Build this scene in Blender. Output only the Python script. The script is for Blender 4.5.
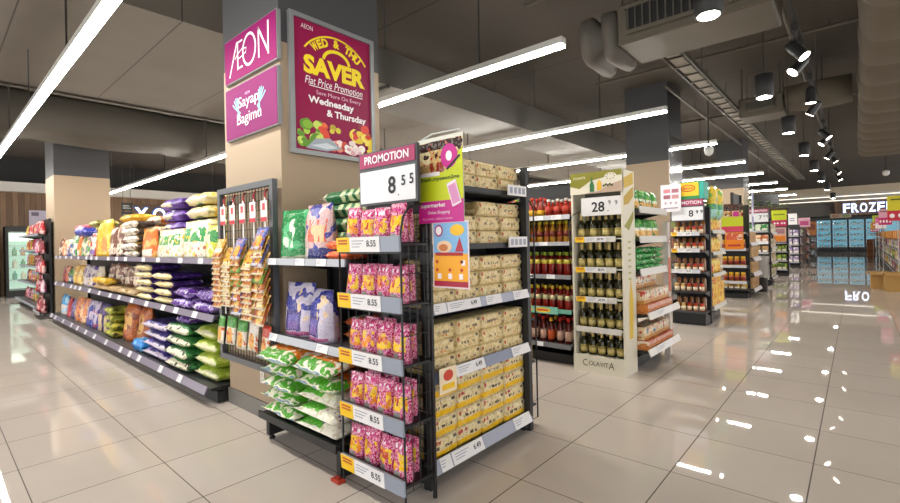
import bpy, math, random
from mathutils import Vector, Matrix, noise
R = math.radians
for _o in list(bpy.data.objects):
    bpy.data.objects.remove(_o)
SC = bpy.context.scene
COL = SC.collection

# ------------------------------------------------------------------ camera, world, exposure
cam_data = bpy.data.cameras.new('camera')
cam_data.sensor_width = 36
cam_data.lens = 36 * 462 / 900
cam_data.shift_y = -9 / 900
cam_data.clip_start = 0.05
cam_data.clip_end = 200
cam = bpy.data.objects.new('camera', cam_data)
COL.objects.link(cam)
_m = Matrix.Rotation(R(41.4), 4, 'Z') @ Matrix.Rotation(R(90), 4, 'X') @ Matrix.Rotation(R(-1.2), 4, 'Z')
cam.matrix_world = Matrix.Translation((0, 0, 1.32)) @ _m
SC.camera = cam
wd = bpy.data.worlds.new('world')
wd.use_nodes = True
SC.world = wd
wd.node_tree.nodes['Background'].inputs[0].default_value = (1.0, 0.97, 0.94, 1)
wd.node_tree.nodes['Background'].inputs[1].default_value = 1.55
SC.view_settings.view_transform = 'Standard'
SC.view_settings.look = 'None'
SC.view_settings.gamma = 1
SC.view_settings.use_curve_mapping = False
SC.view_settings.exposure = 0.68
SC.cycles.use_denoising = True
SC.cycles.sample_clamp_indirect = 4
SC.cycles.caustics_reflective = False
SC.cycles.caustics_refractive = False
SC.cycles.max_bounces = 6
STRIP = 42.0      # radiance of the ceiling light strips
DOWNL = 150.0      # radiance of the round downlights

# ------------------------------------------------------------------ colour and material helpers
def C(h, k=1.0):
    h = h.lstrip('#')
    out = []
    for i in (0, 2, 4):
        c = int(h[i:i + 2], 16) / 255
        out.append((c / 12.92 if c <= 0.04045 else ((c + 0.055) / 1.055) ** 2.4) * k)
    return (*out, 1)

MATS = {}
def nodes_of(name):
    m = bpy.data.materials.new(name)
    m.use_nodes = True
    nt = m.node_tree
    return m, nt, nt.nodes['Principled BSDF']

def flat(col, rough=0.5, metal=0.0, emit=0.0, spec=0.5, alpha=1.0, trans=0.0):
    key = (col, rough, metal, emit, spec, alpha, trans)
    if key in MATS:
        return MATS[key]
    m, nt, b = nodes_of('paint_' + col.strip('#'))
    b.inputs['Base Color'].default_value = C(col)
    b.inputs['Roughness'].default_value = rough
    b.inputs['Metallic'].default_value = metal
    b.inputs['Specular IOR Level'].default_value = spec
    b.inputs['Alpha'].default_value = alpha
    b.inputs['Transmission Weight'].default_value = trans
    if emit:
        b.inputs['Emission Color'].default_value = C(col)
        b.inputs['Emission Strength'].default_value = emit
    MATS[key] = m
    return m

class G:
    """small node-graph helper"""
    def __init__(s, nt):
        s.nt = nt
    def n(s, t, **kw):
        x = s.nt.nodes.new(t)
        for k, v in kw.items():
            setattr(x, k, v)
        return x
    def put(s, sock, v):
        if isinstance(v, bpy.types.NodeSocket):
            s.nt.links.new(v, sock)
        else:
            sock.default_value = v
    def math(s, op, a, b=0.0, c=0.0):
        x = s.n('ShaderNodeMath', operation=op)
        s.put(x.inputs[0], a); s.put(x.inputs[1], b); s.put(x.inputs[2], c)
        return x.outputs[0]
    def mix(s, f, a, b):
        x = s.n('ShaderNodeMix', data_type='RGBA')
        s.put(x.inputs[0], f); s.put(x.inputs[6], a); s.put(x.inputs[7], b)
        return x.outputs[2]
    def vmath(s, op, a, b):
        x = s.n('ShaderNodeVectorMath', operation=op)
        s.put(x.inputs[0], a); s.put(x.inputs[1], b)
        return x.outputs[0]

def pack(base, ops=(), rough=0.35, axis='z', wrinkle=0.35, fine=0.25):
    """printed wrapper: ops are ('rect',u0,u1,v0,v1,col), ('disc',u,v,r,col), ('spots',scale,thr,col[,rect]),
    ('blob',scale,thr,col[,rect]), ('text',scale,thr,col,rect) over the unit box of the pack"""
    key = ('pack', base, tuple(ops), rough, axis, wrinkle, fine)
    if key in MATS:
        return MATS[key]
    m, nt, b = nodes_of('wrapper_' + base.strip('#'))
    g = G(nt)
    tc = g.n('ShaderNodeTexCoord')
    sp = g.n('ShaderNodeSeparateXYZ')
    nt.links.new(tc.outputs['Generated'], sp.inputs[0])
    u, v = sp.outputs[0], sp.outputs[2 if axis == 'z' else 1]
    inf = g.n('ShaderNodeObjectInfo')
    shift = g.math('MULTIPLY', inf.outputs['Random'], 37.0)
    oc = g.vmath('ADD', tc.outputs['Object'], shift)
    wn = g.n('ShaderNodeTexNoise'); wn.inputs['Scale'].default_value = 9
    nt.links.new(oc, wn.inputs['Vector'])
    wob = g.math('MULTIPLY', g.math('SUBTRACT', wn.outputs[0], 0.5), 0.12)
    uu, vv = g.math('ADD', u, wob), g.math('ADD', v, wob)
    def rect(r, a=uu, c=vv):
        u0, u1, v0, v1 = r
        mu = g.math('LESS_THAN', g.math('ABSOLUTE', g.math('SUBTRACT', a, (u0 + u1) / 2)), (u1 - u0) / 2)
        mv = g.math('LESS_THAN', g.math('ABSOLUTE', g.math('SUBTRACT', c, (v0 + v1) / 2)), (v1 - v0) / 2)
        return g.math('MULTIPLY', mu, mv)
    col = C(base)
    for op in ops:
        k = op[0]
        if k == 'rect':
            f, c = rect(op[1:5]), op[5]
        elif k == 'disc':
            du, dv = g.math('SUBTRACT', uu, op[1]), g.math('SUBTRACT', vv, op[2])
            f = g.math('LESS_THAN', g.math('ADD', g.math('MULTIPLY', du, du), g.math('MULTIPLY', dv, dv)), op[3] ** 2)
            c = op[4]
        elif k == 'spots':
            t = g.n('ShaderNodeTexVoronoi'); t.inputs['Scale'].default_value = op[1]
            nt.links.new(oc, t.inputs['Vector'])
            f, c = g.math('LESS_THAN', t.outputs['Distance'], op[2]), op[3]
            if len(op) > 4:
                f = g.math('MULTIPLY', f, rect(op[4]))
        elif k == 'blob':
            t = g.n('ShaderNodeTexNoise'); t.inputs['Scale'].default_value = op[1]; t.inputs['Detail'].default_value = 1
            nt.links.new(oc, t.inputs['Vector'])
            f, c = g.math('GREATER_THAN', t.outputs[0], op[2]), op[3]
            if len(op) > 4:
                f = g.math('MULTIPLY', f, rect(op[4]))
        elif k == 'text':
            t = g.n('ShaderNodeTexNoise'); t.inputs['Scale'].default_value = op[1]; t.inputs['Detail'].default_value = 0
            nt.links.new(g.vmath('MULTIPLY', oc, (1, 1, 0.35) if axis == 'z' else (1, 0.35, 1)), t.inputs['Vector'])
            f, c = g.math('MULTIPLY', g.math('GREATER_THAN', t.outputs[0], op[2]), rect(op[4])), op[3]
        elif k == 'stripe':   # stripes across u: op = ('stripe', count, duty, col, rect)
            f = g.math('MULTIPLY', g.math('LESS_THAN', g.math('FRACT', g.math('MULTIPLY', uu, op[1])), op[2]), rect(op[4]))
            c = op[3]
        col = g.mix(f, col, C(c))
    # fine print all over the wrapper: small darker and paler marks
    for sc_, th_, k_, c_ in ((55.0, .57, .55, '#2a2430'), (70.0, .6, .5, '#f4efe4')):
        t = g.n('ShaderNodeTexNoise'); t.inputs['Scale'].default_value = sc_; t.inputs['Detail'].default_value = 0
        nt.links.new(g.vmath('ADD', oc, (sc_, sc_, sc_)), t.inputs['Vector'])
        col = g.mix(g.math('MULTIPLY', g.math('GREATER_THAN', t.outputs[0], th_), fine * k_), col, C(c_))
    if isinstance(col, tuple):
        b.inputs['Base Color'].default_value = col
    else:
        nt.links.new(col, b.inputs['Base Color'])
    b.inputs['Roughness'].default_value = rough
    b.inputs['Specular IOR Level'].default_value = 0.3
    if wrinkle:
        wt = g.n('ShaderNodeTexNoise'); wt.inputs['Scale'].default_value = 22; wt.inputs['Detail'].default_value = 2
        nt.links.new(oc, wt.inputs['Vector'])
        bp = g.n('ShaderNodeBump'); bp.inputs['Strength'].default_value = wrinkle; bp.inputs['Distance'].default_value = 0.02
        nt.links.new(wt.outputs[0], bp.inputs['Height'])
        nt.links.new(bp.outputs[0], b.inputs['Normal'])
    MATS[key] = m
    return m

# ------------------------------------------------------------------ mesh builder
TXT = {}
def text_geo(body, bold):
    k = (body, bold)
    if k not in TXT:
        cu = bpy.data.curves.new('lettering', 'FONT')
        cu.body = body
        cu.size = 1
        cu.offset = bold
        cu.resolution_u = 3
        o = bpy.data.objects.new('lettering', cu)
        COL.objects.link(o)
        dg = bpy.context.evaluated_depsgraph_get()
        me = bpy.data.meshes.new_from_object(o.evaluated_get(dg))
        v = [(p.co.x, p.co.y) for p in me.vertices]
        f = [list(p.vertices) for p in me.polygons]
        bpy.data.objects.remove(o); bpy.data.curves.remove(cu); bpy.data.meshes.remove(me)
        TXT[k] = (v, f)
    return TXT[k]

class MB:
    def __init__(s):
        s.v, s.f, s.mi, s.sm, s.mats = [], [], [], [], []
    def mat(s, m):
        if m not in s.mats:
            s.mats.append(m)
        return s.mats.index(m)
    def add(s, verts, faces, m, smooth=False):
        o = len(s.v)
        s.v.extend(tuple(p) for p in verts)
        i = s.mat(m)
        for f in faces:
            s.f.append([a + o for a in f]); s.mi.append(i); s.sm.append(smooth)
        return s
    def box(s, x0, x1, y0, y1, z0, z1, m, T=None):
        v = [(x, y, z) for z in (z0, z1) for y in (y0, y1) for x in (x0, x1)]
        if T:
            v = [T @ Vector(p) for p in v]
        return s.add(v, [(0, 2, 3, 1), (4, 5, 7, 6), (0, 1, 5, 4), (2, 6, 7, 3), (0, 4, 6, 2), (1, 3, 7, 5)], m)
    def cbox(s, x0, x1, y0, y1, z0, z1, m, b=0.01):
        """box with chamfered edges"""
        xs, ys, zs = (x0, x1), (y0, y1), (z0, z1)
        V, idx = [], {}
        for i in (0, 1):
            for j in (0, 1):
                for k in (0, 1):
                    sx, sy, sz = (1 if i == 0 else -1), (1 if j == 0 else -1), (1 if k == 0 else -1)
                    for a in range(3):
                        p = [xs[i] + sx * b, ys[j] + sy * b, zs[k] + sz * b]
                        p[a] = (xs[i], ys[j], zs[k])[a]
                        idx[(i, j, k, a)] = len(V); V.append(p)
        F = []
        for a in range(3):
            o1, o2 = [x for x in range(3) if x != a]
            for side in (0, 1):
                q = []
                for (p1, p2) in ((0, 0), (1, 0), (1, 1), (0, 1)):
                    c = [0, 0, 0]; c[a] = side; c[o1] = p1; c[o2] = p2
                    q.append(idx[(*c, a)])
                F.append(q)
            for (p1, p2) in ((0, 0), (1, 0), (1, 1), (0, 1)):   # edges along axis a
                c0 = [0, 0, 0]; c0[o1] = p1; c0[o2] = p2
                c1 = list(c0); c1[a] = 1
                F.append([idx[(*c0, o1)], idx[(*c1, o1)], idx[(*c1, o2)], idx[(*c0, o2)]])
        for i in (0, 1):
            for j in (0, 1):
                for k in (0, 1):
                    F.append([idx[(i, j, k, a)] for a in range(3)])
        c = Vector(((x0 + x1) / 2, (y0 + y1) / 2, (z0 + z1) / 2))
        FF = []
        for f in F:
            p = [Vector(V[q]) for q in f]
            n = (p[1] - p[0]).cross(p[2] - p[0])
            mid = sum(p, Vector()) / len(p)
            FF.append(f if n.dot(mid - c) > 0 else f[::-1])
        return s.add(V, FF, m)
    def tube(s, pts, r, m, n=6, closed=False):
        pts = [Vector(p) for p in pts]
        V, F = [], []
        N = len(pts)
        for i, p in enumerate(pts):
            if closed:
                d = (pts[(i + 1) % N] - pts[i - 1]).normalized()
            else:
                d = (pts[min(i + 1, N - 1)] - pts[max(i - 1, 0)]).normalized()
            a = Vector((0, 0, 1)) if abs(d.z) < 0.9 else Vector((1, 0, 0))
            e1 = d.cross(a).normalized(); e2 = d.cross(e1)
            for k in range(n):
                t = 2 * math.pi * k / n
                V.append(p + r * (math.cos(t) * e1 + math.sin(t) * e2))
        for i in range(N if closed else N - 1):
            j = (i + 1) % N
            for k in range(n):
                F.append([i * n + k, i * n + (k + 1) % n, j * n + (k + 1) % n, j * n + k])
        if not closed:
            F.append(list(range(n))); F.append([(N - 1) * n + k for k in range(n)][::-1])
        return s.add(V, F, m, n > 4)
    def lathe(s, prof, m, n=12, cx=0, cy=0, cz=0, smooth=True):
        V, F = [], []
        for (r, z) in prof:
            for k in range(n):
                t = 2 * math.pi * k / n
                V.append((cx + r * math.cos(t), cy + r * math.sin(t), cz + z))
        P = len(prof)
        for i in range(P - 1):
            for k in range(n):
                F.append([i * n + k, i * n + (k + 1) % n, (i + 1) * n + (k + 1) % n, (i + 1) * n + k])
        F.append(list(range(n))[::-1]); F.append([(P - 1) * n + k for k in range(n)])
        return s.add(V, F, m, smooth)
    def poly(s, pts, m, y=0.0):
        """flat polygon facing -Y from (x, z) points given counter-clockwise as seen from -Y"""
        return s.add([(x, y, z) for x, z in pts], [list(range(len(pts)))], m)
    def disc(s, x, z, rx, rz, m, y=0.0, n=16, a0=0.0, a1=360.0):
        p = [(x + rx * math.cos(R(a0 + (a1 - a0) * k / n)), z + rz * math.sin(R(a0 + (a1 - a0) * k / n))) for k in range(n + (a1 - a0 < 359.9))]
        if a1 - a0 < 359.9:
            p.append((x, z))
        return s.poly(p, m, y)
    def stroke(s, pts, w, m, y=0.0):
        """ribbon of width w along (x, z) points, facing -Y"""
        P = [Vector((p[0], 0, p[1])) for p in pts]
        V, F = [], []
        for i, p in enumerate(P):
            d = (P[min(i + 1, len(P) - 1)] - P[max(i - 1, 0)]).normalized()
            nrm = Vector((-d.z, 0, d.x)) * w / 2
            V += [p + nrm + Vector((0, y, 0)), p - nrm + Vector((0, y, 0))]
        for i in range(len(P) - 1):
            F.append([2 * i + 1, 2 * i + 3, 2 * i + 2, 2 * i])
        return s.add(V, F, m)
    def text(s, body, x, z, h, m, y=-0.003, w=None, align='c', bold=0.0, shear=0.0, T=None, maxw=None):
        v, f = text_geo(body, bold)
        if not v:
            return s
        x0, x1 = min(p[0] for p in v), max(p[0] for p in v)
        z0, z1 = min(p[1] for p in v), max(p[1] for p in v)
        k = h / max(z1 - z0, 1e-6)
        kx = w / (x1 - x0) if w else k
        if maxw and (x1 - x0) * kx > maxw:
            kx = maxw / (x1 - x0)
        W = (x1 - x0) * kx
        ox = {'c': -W / 2, 'l': 0, 'r': -W}[align]
        V = []
        for px, pz in v:
            q = Vector(((px - x0) * kx + ox, y, (pz - z0) * k))
            q.x += shear * q.z
            q = T @ q if T else q
            V.append((q.x + x, q.y, q.z + z))
        return s.add(V, f, m)
    def mesh(s, name):
        me = bpy.data.meshes.new(name)
        me.from_pydata(s.v, [], s.f)
        for m in s.mats:
            me.materials.append(m)
        me.polygons.foreach_set('material_index', s.mi)
        me.polygons.foreach_set('use_smooth', s.sm)
        me.update()
        return me
    def build(s, name, parent=None, loc=(0, 0, 0), rot=(0, 0, 0), kind=None, label=None):
        o = bpy.data.objects.new(name, s.mesh(name))
        COL.objects.link(o)
        o.location = loc; o.rotation_euler = rot
        if parent:
            o.parent = parent
        if kind:
            o['kind'] = kind
        if label:
            o['label'] = label
        return o

def build_each(mb, name, parent):
    """each loose piece of mb as a part of its own"""
    par = list(range(len(mb.v)))
    def find(i):
        while par[i] != i:
            i = par[i]
        return i
    for f in mb.f:
        for q in f[1:]:
            par[find(q)] = find(f[0])
    groups = {}
    for k, f in enumerate(mb.f):
        groups.setdefault(find(f[0]), []).append(k)
    for ks in groups.values():
        one = MB()
        for k in ks:
            one.add([mb.v[q] for q in mb.f[k]], [list(range(len(mb.f[k])))], mb.mats[mb.mi[k]])
        one.build(name, parent)

LABELS = {}
def tag(o, label, cat, group=None):
    o['label'] = label; o['category'] = cat
    if group:
        o['group'] = group
    LABELS.setdefault(label.lower(), []).append(o.name)
    n = len(label.split())
    if n > 16 or n < 4:
        print('LABELLEN', n, label)
    return o
def empty(name, label, cat, loc=(0, 0, 0), rz=0.0, group=None):
    o = bpy.data.objects.new(name, None)
    COL.objects.link(o)
    o.empty_display_size = 0.1
    o.location = loc; o.rotation_euler = (0, 0, rz)
    return tag(o, label, cat, group)

class Fr:
    """a unit's own frame: local x along its front, y into it, z up"""
    def __init__(s, x, y, deg=0.0, z=0.0):
        s.x, s.y, s.a, s.z = x, y, R(deg), z
    def w(s, x, y, z):
        c, n = math.cos(s.a), math.sin(s.a)
        return (s.x + c * x - n * y, s.y + n * x + c * y, s.z + z)

class Proto:
    """a kind of thing: its own mesh or None, and parts [(name, mesh, [(sub name, mesh)])]"""
    def __init__(s, name, cat, mesh=None, parts=()):
        s.name, s.cat, s.mesh, s.parts = name, cat, mesh, parts
        s.src = None
def link_copy(src, parent=None):
    c = src.copy()
    COL.objects.link(c)
    if parent:
        c.parent = parent
    return c
PROTOS = []
def put(p, fr, x, y, z, label, rz=0.0, rx=0.0, ry=0.0, group=None, scale=None):
    """a copy of the thing and of each of its parts, stood in frame fr"""
    if p.src is None:
        root = bpy.data.objects.new(p.name, p.mesh)
        kids = []
        for q in p.parts:
            ch = bpy.data.objects.new(q[0], q[1]); subs = []
            for sname, sme in (q[2] if len(q) > 2 else ()):
                subs.append(bpy.data.objects.new(sname, sme))
            kids.append((ch, subs))
        p.src = (root, kids); PROTOS.append(p)
    root = link_copy(p.src[0])
    for ch, subs in p.src[1]:
        c = link_copy(ch, root)
        for sb in subs:
            link_copy(sb, c)
    root.location = fr.w(x, y, z)
    root.rotation_euler = (R(rx), R(ry), fr.a + R(rz))
    if scale:
        root.scale = scale
    return tag(root, label, p.cat, group)

ORD = ['first', 'second', 'third', 'fourth', 'fifth', 'sixth', 'seventh', 'eighth', 'ninth', 'tenth', 'eleventh', 'twelfth', 'thirteenth', 'fourteenth']

# ------------------------------------------------------------------ wrapper shapes
def puff(w, h, d, seed=0, stand=False, nx=8, nz=10, lay=False, wr=0.05):
    """pillow or stand-up pouch, bottom centre at the origin; lay: lies flat, h along +y"""
    def pt(u, v, sgn):
        if stand:
            tz = max(0.0, 1 - v ** 2.6) ** 0.7
        else:
            tz = max(0.0, 1 - abs(2 * v - 1) ** (8.0 if lay else 3.5)) ** (0.45 if lay else 0.6)
        tx = max(0.0, 1 - abs(u) ** (6.0 if lay else 3.2)) ** 0.5
        t = d / 2 * tz * tx
        nz_ = noise.noise(Vector((u * 2.1 + seed * 3.7, v * 3.3, seed + sgn)))
        t = max(t * (1 + 2.2 * wr * nz_ * 2), 0.0012)
        x = u * w / 2 * (1 - 0.05 * tz if stand else 1 - 0.07 * tz) + wr * w * 0.15 * noise.noise(Vector((v * 4, seed, 1)))
        z = v * h
        if not stand:
            z += 0.03 * h * noise.noise(Vector((u * 2, seed * 2.0, 5))) * (2 * v - 1)
        return (x, sgn * t, z)
    V, F = [], []
    for sgn in (-1, 1):
        for j in range(nz + 1):
            for i in range(nx + 1):
                V.append(pt(2 * i / nx - 1, j / nz, sgn))
    K = (nx + 1) * (nz + 1)
    ix = lambda i, j, s: s * K + j * (nx + 1) + i
    for j in range(nz):
        for i in range(nx):
            F.append([ix(i, j, 0), ix(i + 1, j, 0), ix(i + 1, j + 1, 0), ix(i, j + 1, 0)])
            F.append([ix(i, j, 1), ix(i, j + 1, 1), ix(i + 1, j + 1, 1), ix(i + 1, j, 1)])
    for j in range(nz):
        F.append([ix(0, j, 0), ix(0, j + 1, 0), ix(0, j + 1, 1), ix(0, j, 1)])
        F.append([ix(nx, j, 0), ix(nx, j, 1), ix(nx, j + 1, 1), ix(nx, j + 1, 0)])
    for i in range(nx):
        F.append([ix(i, 0, 0), ix(i, 0, 1), ix(i + 1, 0, 1), ix(i + 1, 0, 0)])
        F.append([ix(i, nz, 0), ix(i + 1, nz, 0), ix(i + 1, nz, 1), ix(i, nz, 1)])
    if lay:
        V = [(x, z - h / 2, y) for x, y, z in V]
        lo = min(p[2] for p in V)
        hi = max(p[2] for p in V)
        V = [(x, y, (z - lo) * d / (hi - lo)) for x, y, z in V]
        F = [f[::-1] for f in F]
    return V, F

def bag(name, cat, w, h, d, m, seed=0, stand=False, lay=False, parts=(), nx=8, nz=10, wr=0.05):
    mb = MB()
    V, F = puff(w, h, d, seed, stand, nx, nz, lay, wr)
    mb.add(V, F, m, True)
    return Proto(name, cat, mb.mesh(name), parts)
def carton(name, cat, w, d, h, m, b=0.004, parts=()):
    mb = MB().cbox(-w / 2, w / 2, -d / 2, d / 2, 0, h, m, b)
    return Proto(name, cat, mb.mesh(name), parts)
def bottle(name, cat, prof, glass, cap_prof, capm, lab, labm, n=12, extra=()):
    body = MB().lathe(prof, glass, n).mesh(name + '_body')
    cp = MB().lathe(cap_prof, capm, n).mesh(name + '_cap')
    lb = MB().lathe(lab, labm, n).mesh(name + '_label')
    return Proto(name, cat, body, [('cap', cp), ('label', lb), *extra])

# ------------------------------------------------------------------ floor
m, nt, b = nodes_of('floor_tiles')
g = G(nt)
tc = g.n('ShaderNodeTexCoord'); sp = g.n('ShaderNodeSeparateXYZ')
nt.links.new(tc.outputs['Object'], sp.inputs[0])
tx = g.math('DIVIDE', g.math('ADD', sp.outputs[0], 0.51 + 60.0), 0.603)
ty = g.math('DIVIDE', g.math('ADD', sp.outputs[1], 60.0), 0.6035)
def grout(t, wd_):
    f = g.math('FRACT', t)
    return g.math('LESS_THAN', g.math('MINIMUM', f, g.math('SUBTRACT', 1.0, f)), wd_)
gr = g.math('MAXIMUM', grout(tx, 0.0055), grout(ty, 0.0045))
cell = g.n('ShaderNodeCombineXYZ')
nt.links.new(g.math('FLOOR', tx), cell.inputs[0]); nt.links.new(g.math('FLOOR', ty), cell.inputs[1])
wn = g.n('ShaderNodeTexWhiteNoise'); nt.links.new(cell.outputs[0], wn.inputs['Vector'])
no = g.n('ShaderNodeTexNoise'); no.inputs['Scale'].default_value = 1.7; no.inputs['Detail'].default_value = 4
nt.links.new(tc.outputs['Object'], no.inputs['Vector'])
c1 = g.mix(no.outputs[0], C('#cfc4ba'), C('#ddd3ca'))
c2 = g.mix(g.math('MULTIPLY', wn.outputs[0], 0.25), c1, C('#c6bab0'))
nt.links.new(g.mix(gr, c2, C('#4d443a')), b.inputs['Base Color'])
b.inputs['Roughness'].default_value = 0.09
b.inputs['IOR'].default_value = 1.5
nt.links.new(g.math('ADD', 0.022, g.math('MULTIPLY', gr, 0.5)), b.inputs['Roughness'])
FLOOR_M = m
MB().box(-24, 9, -5, 50, -0.1, 0, FLOOR_M).build('floor', kind='structure')

# ------------------------------------------------------------------ ceiling, walls
m, nt, b = nodes_of('ceiling_concrete')
g = G(nt)
tc = g.n('ShaderNodeTexCoord'); no = g.n('ShaderNodeTexNoise'); no.inputs['Scale'].default_value = 0.6; no.inputs['Detail'].default_value = 5
nt.links.new(tc.outputs['Object'], no.inputs['Vector'])
sp = g.n('ShaderNodeSeparateXYZ'); nt.links.new(tc.outputs['Object'], sp.inputs[0])
f = g.math('FRACT', g.math('DIVIDE', g.math('ADD', sp.outputs[1], 50.9), 2.9))
seam = g.math('LESS_THAN', f, 0.008)
col = g.mix(no.outputs[0], C('#3b3631'), C('#524b43'))
nt.links.new(g.mix(seam, col, C('#282521')), b.inputs['Base Color'])
b.inputs['Roughness'].default_value = 0.85
CONC = m
DARK = flat('#2b2b2c', 0.8)
GREYP = flat('#414245', 0.6)
MB().box(-24, 9, -5, 50, 4.3, 4.4, CONC).build('ceiling', kind='structure')
m, nt, b = nodes_of('soffit_board')
g = G(nt)
tc = g.n('ShaderNodeTexCoord'); sp = g.n('ShaderNodeSeparateXYZ'); nt.links.new(tc.outputs['Object'], sp.inputs[0])
f = g.math('FRACT', g.math('DIVIDE', g.math('ADD', sp.outputs[1], 50.62), 1.25))
no = g.n('ShaderNodeTexNoise'); no.inputs['Scale'].default_value = 0.9; no.inputs['Detail'].default_value = 3
nt.links.new(tc.outputs['Object'], no.inputs['Vector'])
col = g.mix(no.outputs[0], C('#55514a'), C('#6c665e'))
nt.links.new(g.mix(g.math('LESS_THAN', f, 0.012), col, C('#3a3733')), b.inputs['Base Color'])
b.inputs['Roughness'].default_value = 0.8
SOFFIT = m
MB().box(-9.25, -5.5, -5, 37.9, 3.8, 4.3, SOFFIT).build('ceiling_soffit', kind='structure')
# white dropped ceiling in front of the freezers
WHITE = flat('#e6e3dd', 0.7)
CREAM = flat('#d8cbb2', 0.7)
mb = MB()
mb.box(-20, 9, 38, 38.15, 3.85, 4.3, CREAM)
mb.box(-20, 9, 38, 46, 3.78, 3.85, WHITE)
mb.build('ceiling_drop', kind='structure')
COVE = flat('#fff3df', .5, 0, 1.1)
for (y, z, lb) in ((38.3, 3.7, 'long cove light along the front edge of the white dropped ceiling'), (43.2, 3.72, 'long cove light on the white dropped ceiling close to the freezers')):
    t = empty('cove_light', lb, 'light', (-19, y, z))
    MB().box(0, 26, 0, .12, .04, .08, WHITE).build('housing', t)
    MB().box(0.01, 25.99, .03, .08, 0.0, .04, COVE).build('diffuser', t)
m, nt, b = nodes_of('timber_cladding')
g = G(nt)
tc = g.n('ShaderNodeTexCoord'); sp = g.n('ShaderNodeSeparateXYZ'); nt.links.new(tc.outputs['Object'], sp.inputs[0])
s_ = g.math('ADD', sp.outputs[0], sp.outputs[1])
pl = g.math('DIVIDE', g.math('ADD', s_, 90.0), 0.14)
wn = g.n('ShaderNodeTexWhiteNoise', noise_dimensions='1D'); nt.links.new(g.math('FLOOR', pl), wn.inputs['W'])
no = g.n('ShaderNodeTexNoise'); no.inputs['Scale'].default_value = 3.5; no.inputs['Detail'].default_value = 4
nt.links.new(g.vmath('MULTIPLY', tc.outputs['Object'], (4, 4, 0.5)), no.inputs['Vector'])
col = g.mix(g.math('MULTIPLY', g.math('ADD', wn.outputs[0], no.outputs[0]), 0.5), C('#5d4634'), C('#a5866a'))
nt.links.new(g.mix(g.math('LESS_THAN', g.math('FRACT', pl), 0.05), col, C('#2e2018')), b.inputs['Base Color'])
b.inputs['Roughness'].default_value = 0.6
WOOD = m
mb = MB()
mb.box(-20.2, -20.0, -5, 46, 0, 3.2, WOOD)
mb.box(-20.2, -20.0, -5, 46, 3.2, 4.3, DARK)
mb.build('wall_left', kind='structure')
MB().box(-20.0, -19.75, -5, 46, 3.2, 3.5, WHITE).build('trim_1', kind='structure')
WALLG = flat('#8d8a86', 0.7)
mb = MB()
mb.box(-20, 9, 46, 46.2, 0, 3.8, WALLG)
mb.box(-1.25, 8, 45.35, 46, 2.72, 3.78, WOOD)
mb.box(-20, 9, 45.6, 46, 2.62, 2.72, DARK)
mb.build('wall_back', kind='structure')

# ------------------------------------------------------------------ columns
BEIGE = flat('#a5927a', 0.6)
SKIRT = flat('#6f6d69', 0.5)
STEEL = flat('#a9adb2', 0.18, 0.9)
def column(x0, x1, y0, y1, n, zl=2.8, steel=False):
    mb = MB()
    mb.box(x0, x1, y0, y1, 0, zl, BEIGE)
    mb.box(x0, x1, y0, y1, zl, 4.3, GREYP)
    mb.box(x0 - 0.012, x1 + 0.012, y0 - 0.012, y1 + 0.012, 0, 0.13, SKIRT)
    if steel:
        mb.box(x1 - 0.005, x1 + 0.012, y0 + 0.03, y1, 0, 3.3, STEEL)
    mb.build('column_%d' % n, kind='structure')
column(-4.03, -3.10, 1.70, 2.62, 1)
column(-12.62, -11.70, 1.66, 2.56, 2)
column(-3.46, -2.66, 9.33, 10.2, 3, 2.8, True)
column(-3.3, -2.56, 16.4, 17.3, 4, 2.8)

# ------------------------------------------------------------------ ducts, pipes, cable tray, air handling
DUCT = flat('#54514b', 0.55)
DUCTL = flat('#47433c', 0.6)
BLACK = flat('#141415', 0.5)
ROD = flat('#3b3a38', 0.5)
t = empty('air_duct', 'long flat grey air duct running above the column with the pink posters', 'air duct', (-4.6, 2.75, 0))
MB().box(-0.45, 0.45, 0, 22, 3.2, 3.62, DUCT).build('duct_casing', t)
for k in range(6):
    mb = MB()
    mb.tube([(-0.42, 0.9 + 3.4 * k, 4.3), (-0.42, 0.9 + 3.4 * k, 3.2)], 0.008, ROD)
    mb.tube([(0.42, 0.9 + 3.4 * k, 4.3), (0.42, 0.9 + 3.4 * k, 3.2)], 0.008, ROD)
    mb.box(-0.46, 0.46, 0.88 + 3.4 * k, 0.92 + 3.4 * k, 3.17, 3.21, ROD)
    mb.build('hanger', t)
def lumpy(y0, y1, xw, z0, z1, m, seed, ax='y', step=0.25, amp=0.03, sag=0.05, period=1.3):
    """insulated wrap: a rounded section swept along an axis, pinched by straps"""
    V, F = [], []
    ns = int((y1 - y0) / step) + 1
    sec = []
    for a in range(16):
        t_ = 2 * math.pi * a / 16
        cx_, sx_ = math.cos(t_), math.sin(t_)
        sec.append((math.copysign(abs(cx_) ** 0.45, cx_), math.copysign(abs(sx_) ** 0.45, sx_)))
    for i in range(ns):
        y = y0 + (y1 - y0) * i / (ns - 1)
        ph = ((y - y0) % period) / period
        k = 1 - amp * 2.2 * max(0, 1 - min(ph, 1 - ph) * 9)
        for (a, c_) in sec:
            nn = noise.noise(Vector((a + seed, y * 0.9, c_)))
            px = a * xw / 2 * k * (1 + amp * nn)
            pz = (z0 + z1) / 2 + c_ * (z1 - z0) / 2 * k * (1 + amp * nn) - (sag * (1 - abs(2 * ph - 1)) if c_ < 0 else 0)
            V.append((px, y, pz) if ax == 'y' else (y, px, pz))
    for i in range(ns - 1):
        for k in range(16):
            F.append([i * 16 + k, i * 16 + (k + 1) % 16, (i + 1) * 16 + (k + 1) % 16, (i + 1) * 16 + k])
    F.append(list(range(16))); F.append([(ns - 1) * 16 + k for k in range(16)])
    return MB().add(V, F, m, True)
t = empty('insulated_duct', 'bulging insulated duct crossing above the column that stands among the bag shelves', 'air duct', (-10.6, 0, 0))
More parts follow.
